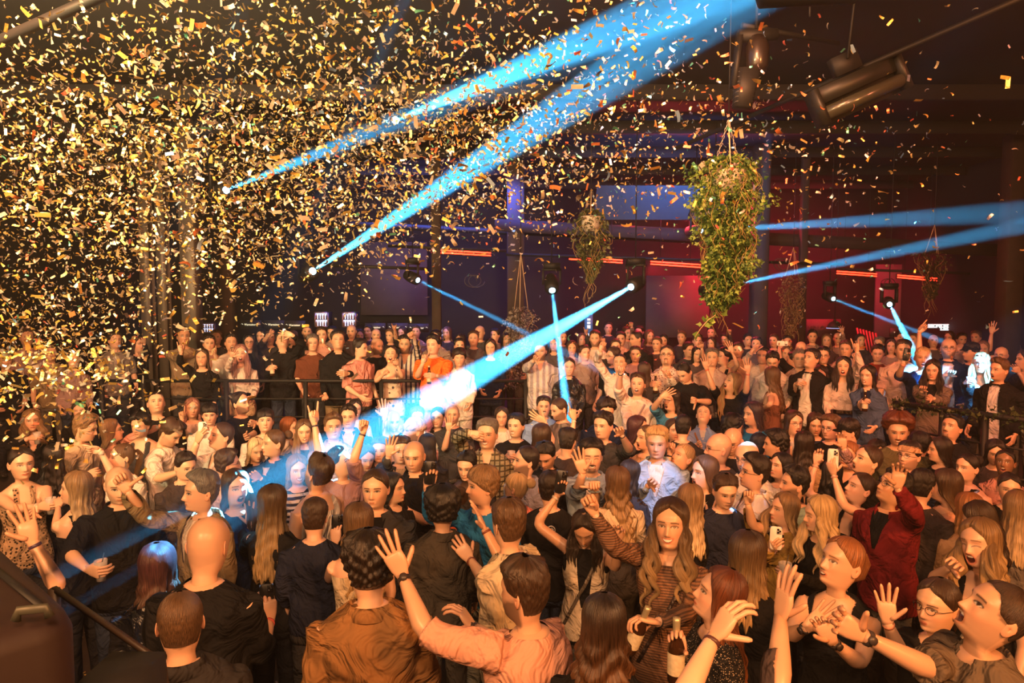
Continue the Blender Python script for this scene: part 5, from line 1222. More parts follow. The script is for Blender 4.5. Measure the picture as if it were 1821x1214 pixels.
person(676, 800, 42, -10, 0, m, 'short', 'brown', 'tee', MV, 'tattooed person raising one bare arm into the blue beam', d=7.4, arms=[(683, 762, 684, 742, 'o', None, None, (682, 706))], tattoo=lambda r: [(a[0] - a[1] * .12, .08) for a in r['acc'] if a[4]], band=('band', (.3, .3, .35)))
person(742, 742, 33, 5, 2, m, 'short', 'grey', 'tee', WH, 'man whose face is bleached by the blue beam')
person(778, 742, 35, -12, 2, f, 'slick', 'dark', 'jacket', BK, 'woman in round glasses and a black leather jacket over a cream top', tmat='leather', glasses=True, inner=CR, bunadd=True, arms=[(800, 800, 770, 790, 'h', 'glass')], plabel='dark drink held by the woman in glasses and leather jacket')
person(805, 737, 34, -4, 2, m, 'bald', 'brown', 'tee', CH, 'bald man covering his mouth with his hand', arms=[(790, 800, 798, 765, 'o', None, None, (798, 738))], beard=.6, buzz=.4)
person(712, 800, 44, 8, -4, m, 'short', 'brown', 'jacket', CH, 'man in a dark sleeve raising his palm beside the bald man in black', arms=[(688, 840, 691, 810, 'o', None, None, (696, 780))], inner=BG)
person(736, 811, 53, -14, -6, m, 'bald', 'brown', 'polo', BK, 'frowning bald man in a black henley looking down his nose', beard=.55, buzz=.3, arms=[(760, 930, 722, 905, 'h', 'phoneblack')], inner=BK, plabel='dark phone held low by the frowning bald man')
person(667, 869, 66, -14, 2, m, 'slick', 'brown', 'jacket', CH, 'brown haired man in a charcoal suit jacket staring at the camera', mouth='p', beard=.4, inner=BK, quiff=.02)
person(700, 868, 50, 62, 4, f, 'long', 'black', 'long', BK, 'woman with long black hair in profile behind the man in the charcoal jacket', hlen=.36)
person(637, 930, 70, -168, 0, f, 'wavy', 'lbrown', 'off', CR, 'woman with long wavy highlighted hair and an off the shoulder cream top, from behind', hcol2='blond', hlen=.44, wave=.014, arms=[(585, 1030, 596, 965, 'h', 'phoneblack', None, (597, 930))], plabel='dark phone held by the woman in the off the shoulder top')
person(486, 895, 64, 150, 2, f, 'long', 'brown', 'long', BK, 'woman with long straight ombre hair in a sheer black top, from behind', hcol2='blond', hlen=.46, arms=[(437, 980, 430, 935, 'r')])
person(655, 1005, 108, -166, -3, m, 'curly', 'dark', 'jacket', (.26, .135, .055), 'man with dark curly hair in a brown overshirt seen from behind', by=178, wide=1.02, inner=BK, palm='front', want=1.72)
person(787, 905, 62, 180, 0, m, 'afro', 'black', 'jacket', (.05, .045, .04), 'person with frizzy black hair in a dark grey jacket, back turned')
person(822, 880, 50, 175, 0, f, 'bun', 'brown', 'long', (.30, .06, .02), 'person in a rust red sweater behind the blue sweatshirt', d=5.6)
person(857, 864, 64, -74, 4, m, 'mop', 'dblond', 'long', BL, 'teenage boy with a blond mop in a blue sweatshirt holding up a phone', by=-30, arms=[(766, 925, 760, 868, 'h', 'phoneblack', None, (768, 838))], band=('band', (.1, .08, .08)), fringe=True, plabel='gold rimmed phone raised by the boy in the blue sweatshirt', pants=(.2, .26, .32))
person(903, 930, 80, -148, 0, m, 'short', 'lbrown', 'tee', CR, 'man with short fair hair in a cream shirt and both forearms up, from behind', collar=True, arms=[(900, 1010, 862, 940, 'o', None, None, (840, 885)), (868, 1040, 836, 995, 'c', None, None, (812, 962))], buzz=.3, by=-125, band=('band', (.2, .06, .04)))
person(931, 1050, 106, -122, -2, m, 'short', 'brown', 'tee', (.62, .32, .24), 'man with a fade haircut and beard in a salmon tee reaching one arm up', beard=1, quiff=.012, by=-135, arms=[(758, 1128, 716, 1022, 'o', None, None, (672, 935)), (895, 1150, 842, 1115, 'c', None, None, (812, 1072))], band=('watch', (.04, .03, .03)), want=1.78)
person(1074, 1112, 104, 178, -6, f, 'wavy', 'dark', 'long', BK, 'woman with long wavy auburn brown hair at the bottom centre, from behind', hcol2=(.22, .09, .03), hlen=.52, wave=.012, hwide=1.12)
# --- centre
person(866, 772, 50, -12, 4, m, 'short', 'grey', 'shirt', (.26, .23, .15), 'grey haired man grinning in a plaid shirt with his fist across', tmat='plaid', mouth='s', arms=[(812, 776, 838, 770, 'f', None, None, (856, 776))], by=-5)
person(917, 757, 40, -22, 4, m, 'short', 'black', 'long', BK, 'man in a black sweatshirt with white lettering, laughing', mouth='s', arms=[(900, 825, 900, 812, 'h', 'glass')], plabel='cola coloured drink held by the man in the lettered sweatshirt', word=True)
person(892, 741, 33, 2, 3, f, 'long', 'dark', 'long', WH, 'dark haired woman in a white top standing at the foot of the railing', hlen=.22)
person(935, 819, 52, -80, 6, m, 'slick', 'dark', 'shirt', (.20, .22, .32), 'man with slick dark hair and beard in a blue grey shirt, profile', beard=1, quiff=.02)
person(970, 811, 47, -18, -26, m, 'short', 'black', 'shirt', BK, 'man in a black shirt looking down with short black hair', beard=.5, inner=BK)
person(979, 868, 56, 172, 0, m, 'short', 'dark', 'tee', BK, 'man in a black tee with a small round emblem on the back', logo=(-.06, .03, True, .028), buzz=.3)
person(917, 866, 48, -118, 8, f, 'bun', 'blond', 'tee', (.62, .20, .16), 'blond person with tied back hair in a pink red tee', fringe=True)
person(994, 727, 38, -62, -16, m, 'buzzcut', 'brown', 'long', GR, 'man with cropped hair in a grey sweater punching his fist up', beard=1, buzz=.6, arms=[(984, 800, 999, 760, 'f', None, None, (1004, 736))], by=-60)
person(967, 723, 34, 2, 4, m, 'short', 'dark', 'shirt', LB, 'moustached man in a pale blue shirt smiling', stache=True, mouth='s', inner=WH)
person(963, 777, 46, 175, 5, f, 'long', 'brown', 'tank', CH, 'woman with long brown hair dancing with both arms raised, from behind', hlen=.4, arms=[(983, 788, 969, 750, 'o', None, None, (942, 736)), (1014, 790, 1021, 745, 'p', None, None, (1016, 712))])
person(1078, 731, 40, 12, -20, m, 'curly', 'dark', 'tee', NV, 'man with dark curly fringe looking down in a dark tee')
person(1072, 757, 45, -28, 2, m, 'short', 'dark', 'tee', CH, 'dark haired man with raised eyebrows behind the laughing moustached man', quiff=.01, arms=[(1120, 800, 1105, 772, 'r')])
person(1135, 763, 44, 70, 4, f, 'long', 'plum', 'long', BK, 'dark haired woman in black turned to the side', hlen=.24)
person(1148, 778, 43, -55, 6, f, 'slick', 'lbrown', 'long', TN, 'blonde woman with an open mouth in a tan top', mouth='o')
person(1168, 787, 53, -4, -4, m, 'short', 'blond', 'jacket', (.35, .45, .55), 'fair man in a pale blue jacket lit by the blue beam', arms=[(1130, 880, 1155, 862, 'r')], inner=WH, buzz=.5)
person(1198, 765, 37, 20, 6, f, 'long', 'brown', 'long', BK, 'woman wearing a sparkling blue hair band')
person(1213, 813, 48, -52, 28, f, 'pony', 'blond', 'long', BK, 'blonde woman in a black off shoulder top lifting her fist', arms=[(1178, 858, 1191, 806, 'f', None, None, (1196, 776))], low=True, band=('band', (.02, .02, .02)), ponylen=.2)
person(1052, 811, 54, 4, 0, m, 'mop', 'black', 'open', (.26, .34, .45), 'grinning man with a moustache and long black hair in a denim shirt', mouth='s', beard=.9, goatee=True, stache=True, inner=WH, bunadd=True, closed=True, arms=[(1025, 880, 1036, 840, 'o', None, None, (1024, 796)), (1060, 890, 1058, 866, 't')])
person(1040, 940, 62, -8, -30, f, 'long', 'dark', 'vest', (.60, .50, .38), 'woman in a beige waistcoat looking down with a phone raised over her head', hlen=.27, closed=True, mouth='h', inner=BK, arms=[(953, 932, 991, 880, 'h', 'phoneblack', None, (1004, 850)), (1095, 1010, 1100, 960, 'r')], strap=(-1, (.12, .10, .08)), locks=2, plabel='black phone held above the woman in the beige waistcoat', band=('band', (.5, .45, .4)))
person(1097, 858, 56, -150, 4, f, 'wavy', 'lbrown', 'crop', CR, 'woman with long golden waves and sunglasses on her head, from behind', hcol2='blond', hlen=.48, wave=.014, sunglasses=True, arms=[(1072, 930, 1066, 890, 'k', None, None, (1064, 846))])
person(1192, 932, 84, -8, 8, f, 'wavy', 'brown', 'long', (.24, .125, .075), 'laughing woman with long chestnut waves in a ribbed brown dress holding a bottle', tmat='rib', mouth='s', hcol2='blond', hlen=.36, wave=.014, locks=2, dress=True, hfront=.3, want=1.76, closed=False,
       arms=[(1092, 975, 1057, 912, 'f', None, None, (1042, 880)), (1225, 1092, 1168, 1106, 'h', 'bottle', None, (1146, 1100))], strap=(-1, (.03, .02, .02)), plabel='small sparkling wine bottle with a cream label held by the woman in ribbed brown', tilt=(.25, .3, 0), pants=(.2, .1, .06))
# --- right of centre
person(1252, 840, 56, -55, 6, f, 'long', 'lbrown', 'jacket', BK, 'woman with straight light brown hair and black blazer, mouth open', mouth='o', inner=CR, hlen=.30, arms=[(1290, 935, 1262, 925, 'o', None, None, (1280, 900))])
person(1227, 890, 58, -160, 4, f, 'long', 'dblond', 'long', BK, 'woman with long golden hair bowed forward behind the laughing brunette', hlen=.36, hcol2='lblond')
person(1277, 797, 54, -76, 2, m, 'bald', 'brown', 'tee', CH, 'bald man with black glasses in strict profile', glasses=True, buzz=.15)
person(1303, 784, 46, -22, -18, m, 'bald', 'brown', 'tee', BK, 'bald man in glasses bending behind the bald profile man', glasses=(.3, .1, .08), beard=.5, buzz=.2)
person(1328, 812, 54, -34, -8, m, 'bald', 'ginger', 'tee', WH, 'bald bearded man in glasses whose scalp is lit bright blue', glasses=(.1, .2, .4), beard=1)
person(1341, 840, 58, -72, 8, m, 'short', 'dark', 'shirt', (.66, .60, .60), 'man in clear glasses and a white shirt with a dark undercut', glasses=(.3, .12, .05), quiff=.016, by=-80, buzz=.3)
person(1251, 737, 36, -8, 32, f, 'slick', 'brown', 'shirt', LB, 'woman in a light blue shirt gazing up at the ceiling', by=0, arms=[(1222, 795, 1240, 790, 'r')], inner=WH, strap=(1, (.25, .12, .05)))
person(1338, 736, 41, -50, 2, f, 'long', 'brown', 'tee', BL, 'brown haired woman in a royal blue top', hlen=.30, locks=1)
person(1303, 760, 44, 130, -8, f, 'mop', 'black', 'long', BK, 'dark haired person leaning in behind the two bald men')
person(1378, 790, 45, -88, 0, m, 'curly', 'black', 'jacket', BK, 'black curly haired man in a black jacket, profile', beard=.2)
person(1412, 752, 41, 28, 4, f, 'long', 'brown', 'long', (.12, .06, .08), 'woman in glasses singing with long dark hair', glasses=(.35, .1, .1), mouth='o', arms=[(1400, 850, 1407, 808, 'h', 'glass', None, (1406, 786))], plabel='dark drink raised in front of the singing woman in glasses')
person(1431, 790, 44, 165, 0, f, 'long', 'dark', 'long', TN, 'woman with long dark hair, back turned, beside the singing woman', hlen=.34)
person(1388, 829, 46, -50, 12, f, 'long', 'black', 'long', BK, 'young woman with sleek black hair looking up softly', hlen=.2)
person(1412, 860, 56, -76, 6, m, 'short', 'black', 'tee', (.2, .3, .27), 'dark bearded man with slicked back hair in profile', beard=1, quiff=.018)
person(1528, 868, 56, -60, 22, f, 'slick', 'brown', 'tank', BK, 'woman in a black vest top filming with a white phone in both hands', by=-40, bunadd=True, arms=[(1434, 878, 1452, 824, 'h', None, None, (1458, 795)), (1500, 900, 1482, 842, 'h', 'phone', None, (1470, 800))], band=('band', (.5, .3, .25)), plabel='white phone held high by the woman in the black vest top', mouth='p')
person(1394, 906, 53, -60, 10, f, 'long', 'dblond', 'jacket', (.30, .19, .05), 'blonde woman in a mustard jacket looking up', inner=BK, hcol2='blond', hlen=.2, arms=[(1338, 935, 1330, 895, 'f', None, None, (1332, 870)), (1345, 1000, 1370, 975, 'h', 'phone')], locks=1, plabel='patterned pale phone held by the woman in the mustard jacket')
person(1458, 914, 63, -74, -4, f, 'wavy', 'blond', 'long', BK, 'woman with long pale blond waves in black holding a cup', hcol2='lblond', hlen=.38, wave=.012, locks=2, arms=[(1452, 1040, 1418, 1024, 'h', 'cup')], plabel='clear cup held by the woman with long pale blond waves', closed=True)
person(1508, 808, 46, -25, 4, f, 'slick', 'ginger', 'tank', RD, 'strawberry blonde woman with centre parted hair looking away', hcol2='blond')
person(1476, 760, 41, -28, 0, m, 'mop', 'lbrown', 'tee', BK, 'young man in dark glasses with messy fair hair', glasses=True, mouth='p')
person(1509, 768, 43, -80, -8, m, 'short', 'dark', 'shirt', MV, 'man in a black cap and mauve shirt with his hand at his chin', hat=('cap', BK), arms=[(1512, 830, 1500, 796, 'c', None, None, (1496, 772))])
person(1541, 819, 55, -58, 20, m, 'slick', 'brown', 'tee', BK, 'man with swept back hair laughing up at the lights', mouth='o', beard=.5, quiff=.008)
person(1597, 766, 49, 2, -8, m, 'afro', 'auburn', 'tee', OL, 'man with a mass of curly hair in an olive tee, grinning', mouth='h', stache=True, beard=.4)
person(1616, 810, 47, -30, 8, m, 'short', 'dark', 'jacket', NV, 'man with a backwards beige cap, glasses and dark blazer', hat=('backcap', (.50, .30, .18)), glasses=True, beard=.7, inner=PK)
person(1636, 790, 40, 170, 0, m, 'mop', 'black', 'long', BK, 'dark curly haired person beside the backwards cap, back turned')
person(1671, 800, 43, -75, 2, f, 'long', 'dark', 'long', BK, 'woman with very long straight dark hair in profile', hlen=.40)
person(1692, 760, 43, -30, 18, m, 'short', 'black', 'shirt', BK, 'man with a goatee in black looking up against the dark barrier', beard=.8, goatee=True, stache=True, inner=BK)
person(1719, 831, 47, -38, 4, f, 'bun', 'dark', 'tank', BK, 'woman with a high bun wearing a pale lanyard', strap=(-1, (.3, .4, .7)), mouth='n')
person(1787, 822, 43, -8, 14, f, 'slick', 'black', 'long', (.45, .22, .20), 'dark skinned person in a pink top looking up', skin=(.25, .14, .08), mouth='o')
person(1795, 868, 51, 6, 0, f, 'slick', 'dark', 'tee', BK, 'smiling woman with dark tied hair and an earring in a black tee', mouth='s', bunadd=True)
person(1588, 866, 62, -55, 24, m, 'short', 'black', 'jacket', BU, 'man in a burgundy suit jacket and clear glasses with his arm raised', glasses=(.5, .5, .55), by=-35, inner=BK, arms=[(1628, 915, 1596, 866, 'c', None, None, (1602, 822))], band=('watch', (.1, .1, .1)))
person(1681, 864, 58, -94, 2, f, 'long', 'brown', 'long', (.62, .34, .24), 'woman with long brown hair and a salmon pink blouse in profile', hcol2='dblond', hlen=.38)
person(1722, 905, 56, -150, 0, f, 'wavy', 'ginger', 'long', TN, 'ginger blonde woman bowed behind the singing woman', hlen=.3, hcol2='blond')
person(1742, 925, 62, -100, -20, f, 'long', 'brown', 'long', BK, 'brunette with a smooth parting leaning forward beside the ginger woman', hlen=.26)
person(1812, 905, 62, 172, 0, f, 'long', 'dblond', 'long', GR, 'woman with straight streaked blond hair at the edge of the picture, back turned', hcol2='lblond', hlen=.34)
person(1742, 966, 82, -32, 4, f, 'wavy', 'dblond', 'tank', BK, 'blonde woman singing loudly with eyes closed in a black sleeveless top', mouth='a', closed=True, hcol2='blond', hlen=.24, wave=.010, locks=2, roll=-8, arms=[(1660, 1030, 1690, 1008, 'r')], strap=(-1, (.6, .5, .4)))
person(1495, 1000, 90, -48, 18, f, 'pony', 'ginger', 'halter', BK, 'red haired woman smiling upwards while clapping, hair in a ponytail', mouth='h', by=-20, ponylen=.08, arms=[(1405, 1130, 1435, 1115, 'o', None, None, (1470, 1088)), (1530, 1180, 1480, 1140, 'r', None, None, (1450, 1085))], band=('watch', (.04, .03, .03)), low=True)
person(1666, 1076, 92, -34, 2, f, 'pony', 'brown', 'tee', BK, 'woman in thin round glasses with tied back hair clapping beside the shouting man', glasses=(.5, .3, .15), mouth='p', ponylen=.1, by=-30, arms=[(1600, 1160, 1578, 1105, 'o', None, None, (1574, 1040))], band=('band', (.6, .25, .15)))
person(1768, 1090, 128, -66, 32, m, 'buzzcut', 'brown', 'tee', (.13, .10, .075), 'heavy set man shouting upwards in a brown grey shirt with arms stretched forward', mouth='a', by=-50, want=1.72, buzz=.7, nose=1.2, wide=1.1, arms=[(1655, 1190, 1535, 1130, 'c', None, None, (1478, 1096))], band=('watch', (.05, .04, .04)), beard=.3, collar=True)
person(1278, 1058, 94, -82, 20, f, 'long', 'auburn', 'long', BK, 'woman with very long auburn hair tilting her face up in profile', hcol2=(.30, .11, .04), hlen=.56, arms=[(1215, 1190, 1208, 1165, 'h', 'bottle', None, (1202, 1128))], by=-70, mouth='n', plabel='wine bottle with dark cap gripped at its neck in front of the ribbed dress', tmat='sequin')
person(1331, 988, 84, 158, 0, f, 'long', 'brown', 'long', BK, 'woman with striped dark blonde hair standing between two raised hands, from behind', hcol2='blond', hlen=.30)
person(1205, 1345, 150, 160, 0, m, 'short', 'brown', 'tee', BK, 'person below the frame raising a thumb and finger hand with a dark wristband', d=1.95, arms=[(1222, 1230, 1270, 1132, 'c', None, None, (1310, 1066), )], band=('band', (.08, .03, .03)), nolegs=False)
person(1430, 1330, 140, 170, 0, m, 'short', 'dark', 'rolled', (.07, .05, .05), 'person below the frame stretching an open hand straight up', d=2.1, arms=[(1398, 1178, 1388, 1098, 'o', None, None, (1398, 1030))], band=0)
# --- raised platform on the left
person(327, 598, 31, 8, 4, m, 'short', 'dark', 'long', (.25, .18, .12), 'tall man in a brown hoodie beside the grey pillar', skin=(.5, .28, .18), arms=[(318, 640, 322, 622, 'p')], by=0)
person(359, 636, 31, -8, 6, f, 'long', 'brown', 'croplong', BK, 'woman in a black furry crop top with one hand up at the railing', arms=[(319, 645, 322, 626, 'k', None, None, (320, 606))], hlen=.26)
person(372, 611, 28, 5, 4, m, 'short', 'dark', 'tee', (.3, .15, .12), 'man making a hand sign behind the woman in the furry top', arms=[(388, 650, 382, 628, 'k')])
person(411, 609, 29, 6, 8, m, 'short', 'black', 'tee', WH, 'goateed man in a white tee with an open mouth', beard=.9, goatee=True, mouth='o')
person(428, 629, 31, -4, 6, f, 'wavy', 'pink', 'croplong', (.62, .52, .48), 'woman in a white turtleneck crop top screaming with her hand on her cheek', mouth='a', hlen=.36, locks=2, arms=[(405, 655, 412, 634, 'o')], pants=(.40, .28, .18))
person(443, 608, 27, 0, 2, f, 'long', 'black', 'jacket', CH, 'long haired woman in glasses behind the screaming woman', glasses=True, hlen=.36, locks=2)
person(502, 606, 30, 4, 28, m, 'short', 'dark', 'shirt', BK, 'man in an open black shirt shading his eyes and holding a bottle', by=0, arms=[(538, 612, 520, 596, 'o', None, None, (500, 590)), (476, 672, 476, 656, 'h', 'bottle')], inner=BK, plabel='pale topped bottle held by the man shading his eyes')
person(480, 600, 25, 0, 0, m, 'short', 'dark', 'tee', CH, 'man raising a bent arm with a sheet of paper in front of the bar signs', arms=[(470, 606, 481, 592, 'h')])
person(556, 610, 29, 2, 2, m, 'short', 'grey', 'tee', (.14, .05, .03), 'grey haired man in a dark rust shirt at the railing')
person(546, 590, 24, 0, 2, m, 'buzzcut', 'black', 'tee', BK, 'bearded man in black in front of the nearer fridge', beard=1)
person(572, 596, 27, 0, 6, m, 'short', 'brown', 'tee', PK, 'fair man with a confetti speck on his face', mouth='h')
person(601, 605, 33, 6, 10, m, 'short', 'dark', 'shirt', BK, 'tall man in an open black shirt and khaki trousers holding a cup at the railing', arms=[(632, 668, 618, 664, 'h', 'cup'), (576, 680, 578, 702, 'r')], pants=(.20, .14, .08), inner=BK, plabel='plastic cup held by the tall man in the black shirt')
person(641, 619, 31, 68, -4, m, 'short', 'dark', 'tee', (.55, .25, .22), 'man in a pink tee in profile beside the tall man in black')
person(671, 615, 29, 40, -4, m, 'bald', 'black', 'tee', BK, 'bald bearded man in a black tee looking down', beard=1, buzz=.3)
person(695, 630, 31, -4, 12, f, 'slick', 'dark', 'tank', (.62, .5, .42), 'woman in a white floral sleeveless top singing at the railing', tmat='floral', mouth='a', arms=[(668, 678, 684, 664, 'f'), (715, 670, 706, 648, 'r')], pants=(.6, .5, .42))
person(720, 612, 31, -8, 0, m, 'short', 'dark', 'shirt', (.62, .55, .48), 'man in a black and white striped shirt with a fist in the air', tmat='stripes_v', beard=1, arms=[(741, 615, 732, 598, 'f')])
person(770, 613, 33, -22, 0, m, 'short', 'black', 'tee', (.90, .17, .03), 'man in a bright orange tee holding a beer bottle', arms=[(790, 672, 774, 668, 'h', 'bottle'), (742, 670, 752, 645, 'p', None, None, (756, 632))], quiff=.01, pants=(.4, .2, .35), plabel='brown beer bottle held by the man in the orange tee')
person(817, 636, 31, 2, 2, f, 'mop', 'dark', 'shirt', WH, 'person in a white shirt with a lanyard partly inside the blue beam', fringe=True, pants=WH)
person(872, 618, 29, -2, 2, f, 'long', 'black', 'long', NV, 'dark haired woman just above the blue beam', hlen=.2)
person(961, 624, 31, -6, 0, m, 'short', 'dark', 'shirt', (.55, .50, .50), 'bearded man in a loose striped shirt behind the crossing beams', tmat='soft_v', beard=1, arms=[(936, 655, 950, 640, 'c')])
# --- raised floor, middle and right
person(1012, 652, 31, 2, 0, f, 'slick', 'dark', 'jacket', BK, 'woman in a black leather jacket with a chain necklace beside the vertical beam', tmat='leather', mouth='h', inner=BK)
person(1017, 619, 25, 4, 2, f, 'long', 'brown', 'tee', MV, 'woman in the dim crowd behind the leather jacket woman')
person(1058, 602, 27, -4, 2, m, 'short', 'dark', 'tee', WH, 'bearded man in a white tee beside the lit blue board', beard=.8)
person(1102, 645, 33, -8, 10, m, 'buzzcut', 'dark', 'shirt', (.66, .55, .50), 'man in a white shirt with a straight arm and fist in the air', arms=[(1061, 640, 1068, 622, 'f', None, None, (1075, 606))], buzz=.6, inner=WH, mouth='h')
person(1134, 683, 37, -8, 6, m, 'short', 'brown', 'tee', (.70, .56, .52), 'man in a white tee roaring with an arm raised, wearing a cross strap', mouth='a', beard=.6, arms=[(1100, 690, 1104, 662, 'p')], strap=(-1, (.3, .25, .3)))
person(1090, 633, 29, -62, 0, m, 'short', 'brown', 'tee', BK, 'smiling man in glasses in profile behind the raised white sleeve', glasses=True, mouth='h', beard=.4)
person(1095, 616, 24, 0, 0, m, 'short', 'brown', 'tee', CH, 'man hidden behind the profile man in glasses')
person(1131, 602, 28, -66, -6, m, 'buzzcut', 'black', 'tee', BK, 'man in a black tee turned sideways in the haze', buzz=.6, beard=.3)
person(1104, 603, 24, -2, 2, m, 'short', 'dark', 'tee', PK, 'moustached man standing in the blue haze', stache=True)
person(1186, 632, 35, -6, 12, m, 'slick', 'brown', 'shirt', (.68, .58, .52), 'man in glasses and a white dotted shirt with his hand raised to his chest', tmat='dots', glasses=True, stache=True, goatee=True, beard=.7, arms=[(1206, 690, 1190, 668, 'p'), (1148, 700, 1156, 684, 'h', 'bottle')], quiff=.015, plabel='small dark bottle held by the man in the dotted shirt')
person(1216, 662, 35, -30, -34, m, 'buzzcut', 'black', 'tee', BK, 'man in a black tee bowing his head and giving a thumbs up', buzz=.7, arms=[(1262, 715, 1238, 712, 't')])
person(1194, 712, 37, -40, 8, f, 'curls', 'dark', 'tee', (.04, .16, .30), 'curly haired woman in a blue top shading her eyes', hlen=.2, wave=.014, hwide=1.15, arms=[(1162, 726, 1176, 706, 'o', None, None, (1192, 696))], mouth='o')
person(1146, 660, 30, 165, 0, f, 'long', 'brown', 'long', CH, 'woman with long brown hair between the roaring man and the dotted shirt')
person(1130, 630, 25, 0, 0, m, 'short', 'brown', 'tee', MV, 'blurry face above the roaring man')
person(1266, 636, 31, 0, 6, m, 'short', 'grey', 'shirt', (.50, .38, .34), 'man in a greige shirt behind the raised palm')
person(1302, 680, 35, -52, 24, f, 'long', 'dblond', 'crop', BK, 'long haired blonde woman throwing both arms up and shouting', hlen=.44, hcol2='blond', mouth='a', by=-10, arms=[(1268, 690, 1256, 655, 'o', None, None, (1250, 626)), (1327, 695, 1330, 662, 'o', None, None, (1328, 636))], locks=1)
person(1287, 634, 29, -58, 4, f, 'mop', 'black', 'tank', BK, 'dark haired woman in profile with a spread hand in the air', arms=[(1312, 650, 1302, 626, 'o', None, None, (1294, 604))])
person(1312, 623, 25, -5, 2, m, 'short', 'brown', 'tee', TN, 'man behind the spread hand')
person(1356, 632, 29, -8, 0, m, 'short', 'dark', 'shirt', (.6, .45, .40), 'dark haired man stretching out a white sleeve and horned hand', skin=(.5, .28, .18), arms=[(1326, 640, 1336, 626, 'k', None, None, (1350, 614))])
person(1374, 642, 31, -4, -22, m, 'short', 'dark', 'shirt', WH, 'man in a white shirt bowing his head behind the blonde in brown')
person(1372, 670, 34, -128, 0, f, 'wavy', 'lbrown', 'tank', (.20, .09, .06), 'long haired woman in a sleeveless brown top dancing with a bent bare arm', hlen=.42, wave=.012, arms=[(1371, 718, 1352, 728, 'r')], by=-100)
person(1422, 638, 31, 4, 2, m, 'short', 'grey', 'shirt', (.45, .32, .28), 'older grey haired man in a pale collar')
person(1424, 620, 26, -10, 6, m, 'bald', 'dark', 'tee', CH, 'balding bearded man behind the grey haired man', beard=.8)
person(1442, 638, 34, -38, 16, m, 'short', 'dark', 'open', BK, 'man in a black jacket over a white tee looking up with a cup in hand', inner=(.7, .65, .6), arms=[(1408, 700, 1416, 682, 'h', 'cup')], plabel='milky plastic cup held by the man in the black jacket', buzz=.3)
person(1458, 668, 35, 0, -2, f, 'curls', 'brown', 'jacket', (.16, .12, .11), 'woman with long brown curls in a grey jacket holding a bottle to her chest', hlen=.34, wave=.014, locks=2, arms=[(1432, 725, 1444, 716, 'h', 'bottle'), (1480, 720, 1462, 704, 'o')], inner=BK, hfront=.5, plabel='dark beer bottle held by the woman with long brown curls')
person(1464, 632, 29, 2, 0, m, 'short', 'black', 'jacket', BK, 'man in black framed glasses holding something white at his temple', glasses=True)
person(1500, 652, 34, -4, 6, f, 'long', 'dark', 'croplong', (.68, .52, .46), 'dark haired woman in a white crop sweater making horns with a raised hand', mouth='a', hlen=.28, locks=2, arms=[(1532, 655, 1524, 624, 'k', None, None, (1520, 604))], pants=(.03, .05, .12))
person(1504, 621, 29, -10, 2, m, 'short', 'brown', 'shirt', (.5, .36, .3), 'fair man holding a phone to his ear behind the horned hand', arms=[(1530, 650, 1522, 634, 'h')])
person(1543, 668, 35, -24, 2, f, 'long', 'dark', 'jacket', (.06, .09, .18), 'smiling woman in a blue grey blazer with both hands round a bottle', hlen=.22, inner=NV, arms=[(1526, 730, 1530, 714, 'h', 'bottle')], mouth='h', plabel='pale bottle held by the woman in the blue grey blazer')
person(1410, 640, 27, -100, 0, m, 'short', 'black', 'tee', BK, 'person holding a pale phone sideways above the heads beside the faded plant', arms=[(1386, 640, 1386, 618, 'h', 'phonewide', None, (1396, 604))], plabel='pale phone held sideways above the heads beside the faded plant', want=1.6)
person(1606, 622, 34, 6, 0, m, 'short', 'brown', 'tee', (.60, .42, .36), 'heavy man in a white tee under the steep blue beam')
person(1641, 636, 37, 4, 2, f, 'slick', 'blond', 'tee', NV, 'blonde woman in a navy dress with one arm straight up', mouth='o', arms=[(1632, 625, 1635, 590, 'p', None, None, (1650, 574)), (1598, 668, 1607, 646, 'h', 'phoneblack', None, (1617, 624))], plabel='dark phone held by the blonde woman in navy')
person(1659, 658, 35, -10, -4, f, 'long', 'dark', 'jacket', (.17, .13, .11), 'woman with long dark hair in a taupe cardigan at the garlanded railing', hlen=.30, locks=2, inner=BK, arms=[(1634, 712, 1640, 694, 'r'), (1680, 715, 1658, 708, 'r')])
person(1687, 619, 35, 2, 6, m, 'bald', 'brown', 'open', NV, 'bald man with a thick dark beard and glasses in a navy jacket', beard=1, glasses=(.4, .2, .15), inner=(.6, .55, .55), arms=[(1682, 690, 1690, 668, 'r')])
person(1707, 626, 29, -48, 0, m, 'bald', 'dark', 'tee', RD, 'bald man in profile behind the bearded man', buzz=.3)
person(1726, 626, 31, -58, 0, m, 'short', 'dark', 'tee', NV, 'man in a dark cap in profile near the blue flooded faces', hat=('cap', BK), beard=.3)
person(1745, 646, 36, -8, 2, f, 'long', 'blond', 'jacket', BK, 'blonde woman in glasses flooded by blue light, holding a cup', glasses=True, hlen=.3, locks=2, inner=WH, arms=[(1722, 700, 1716, 680, 'h', 'cup')], plabel='empty clear cup glowing in the blue light')
person(1776, 658, 37, -42, 4, m, 'short', 'lbrown', 'open', BK, 'man flooded by blue light in a black jacket over a pale hoodie', inner=(.62, .58, .62), mouth='o', quiff=.014, beard=.4)
person(1780, 631, 29, -20, 0, m, 'bald', 'brown', 'tee', CH, 'bald man in glasses behind the blue lit pair', glasses=True)
person(1748, 620, 26, 0, 0, f, 'long', 'dblond', 'tee', CH, 'face half lit in blue just above the blonde in glasses')
person(1561, 628, 28, 0, -8, m, 'short', 'dark', 'tee', RD, 'red lit man with short dark hair looking down')
person(1563, 611, 22, -20, 0, m, 'short', 'grey', 'tee', CH, 'grey haired head behind the red lit man')
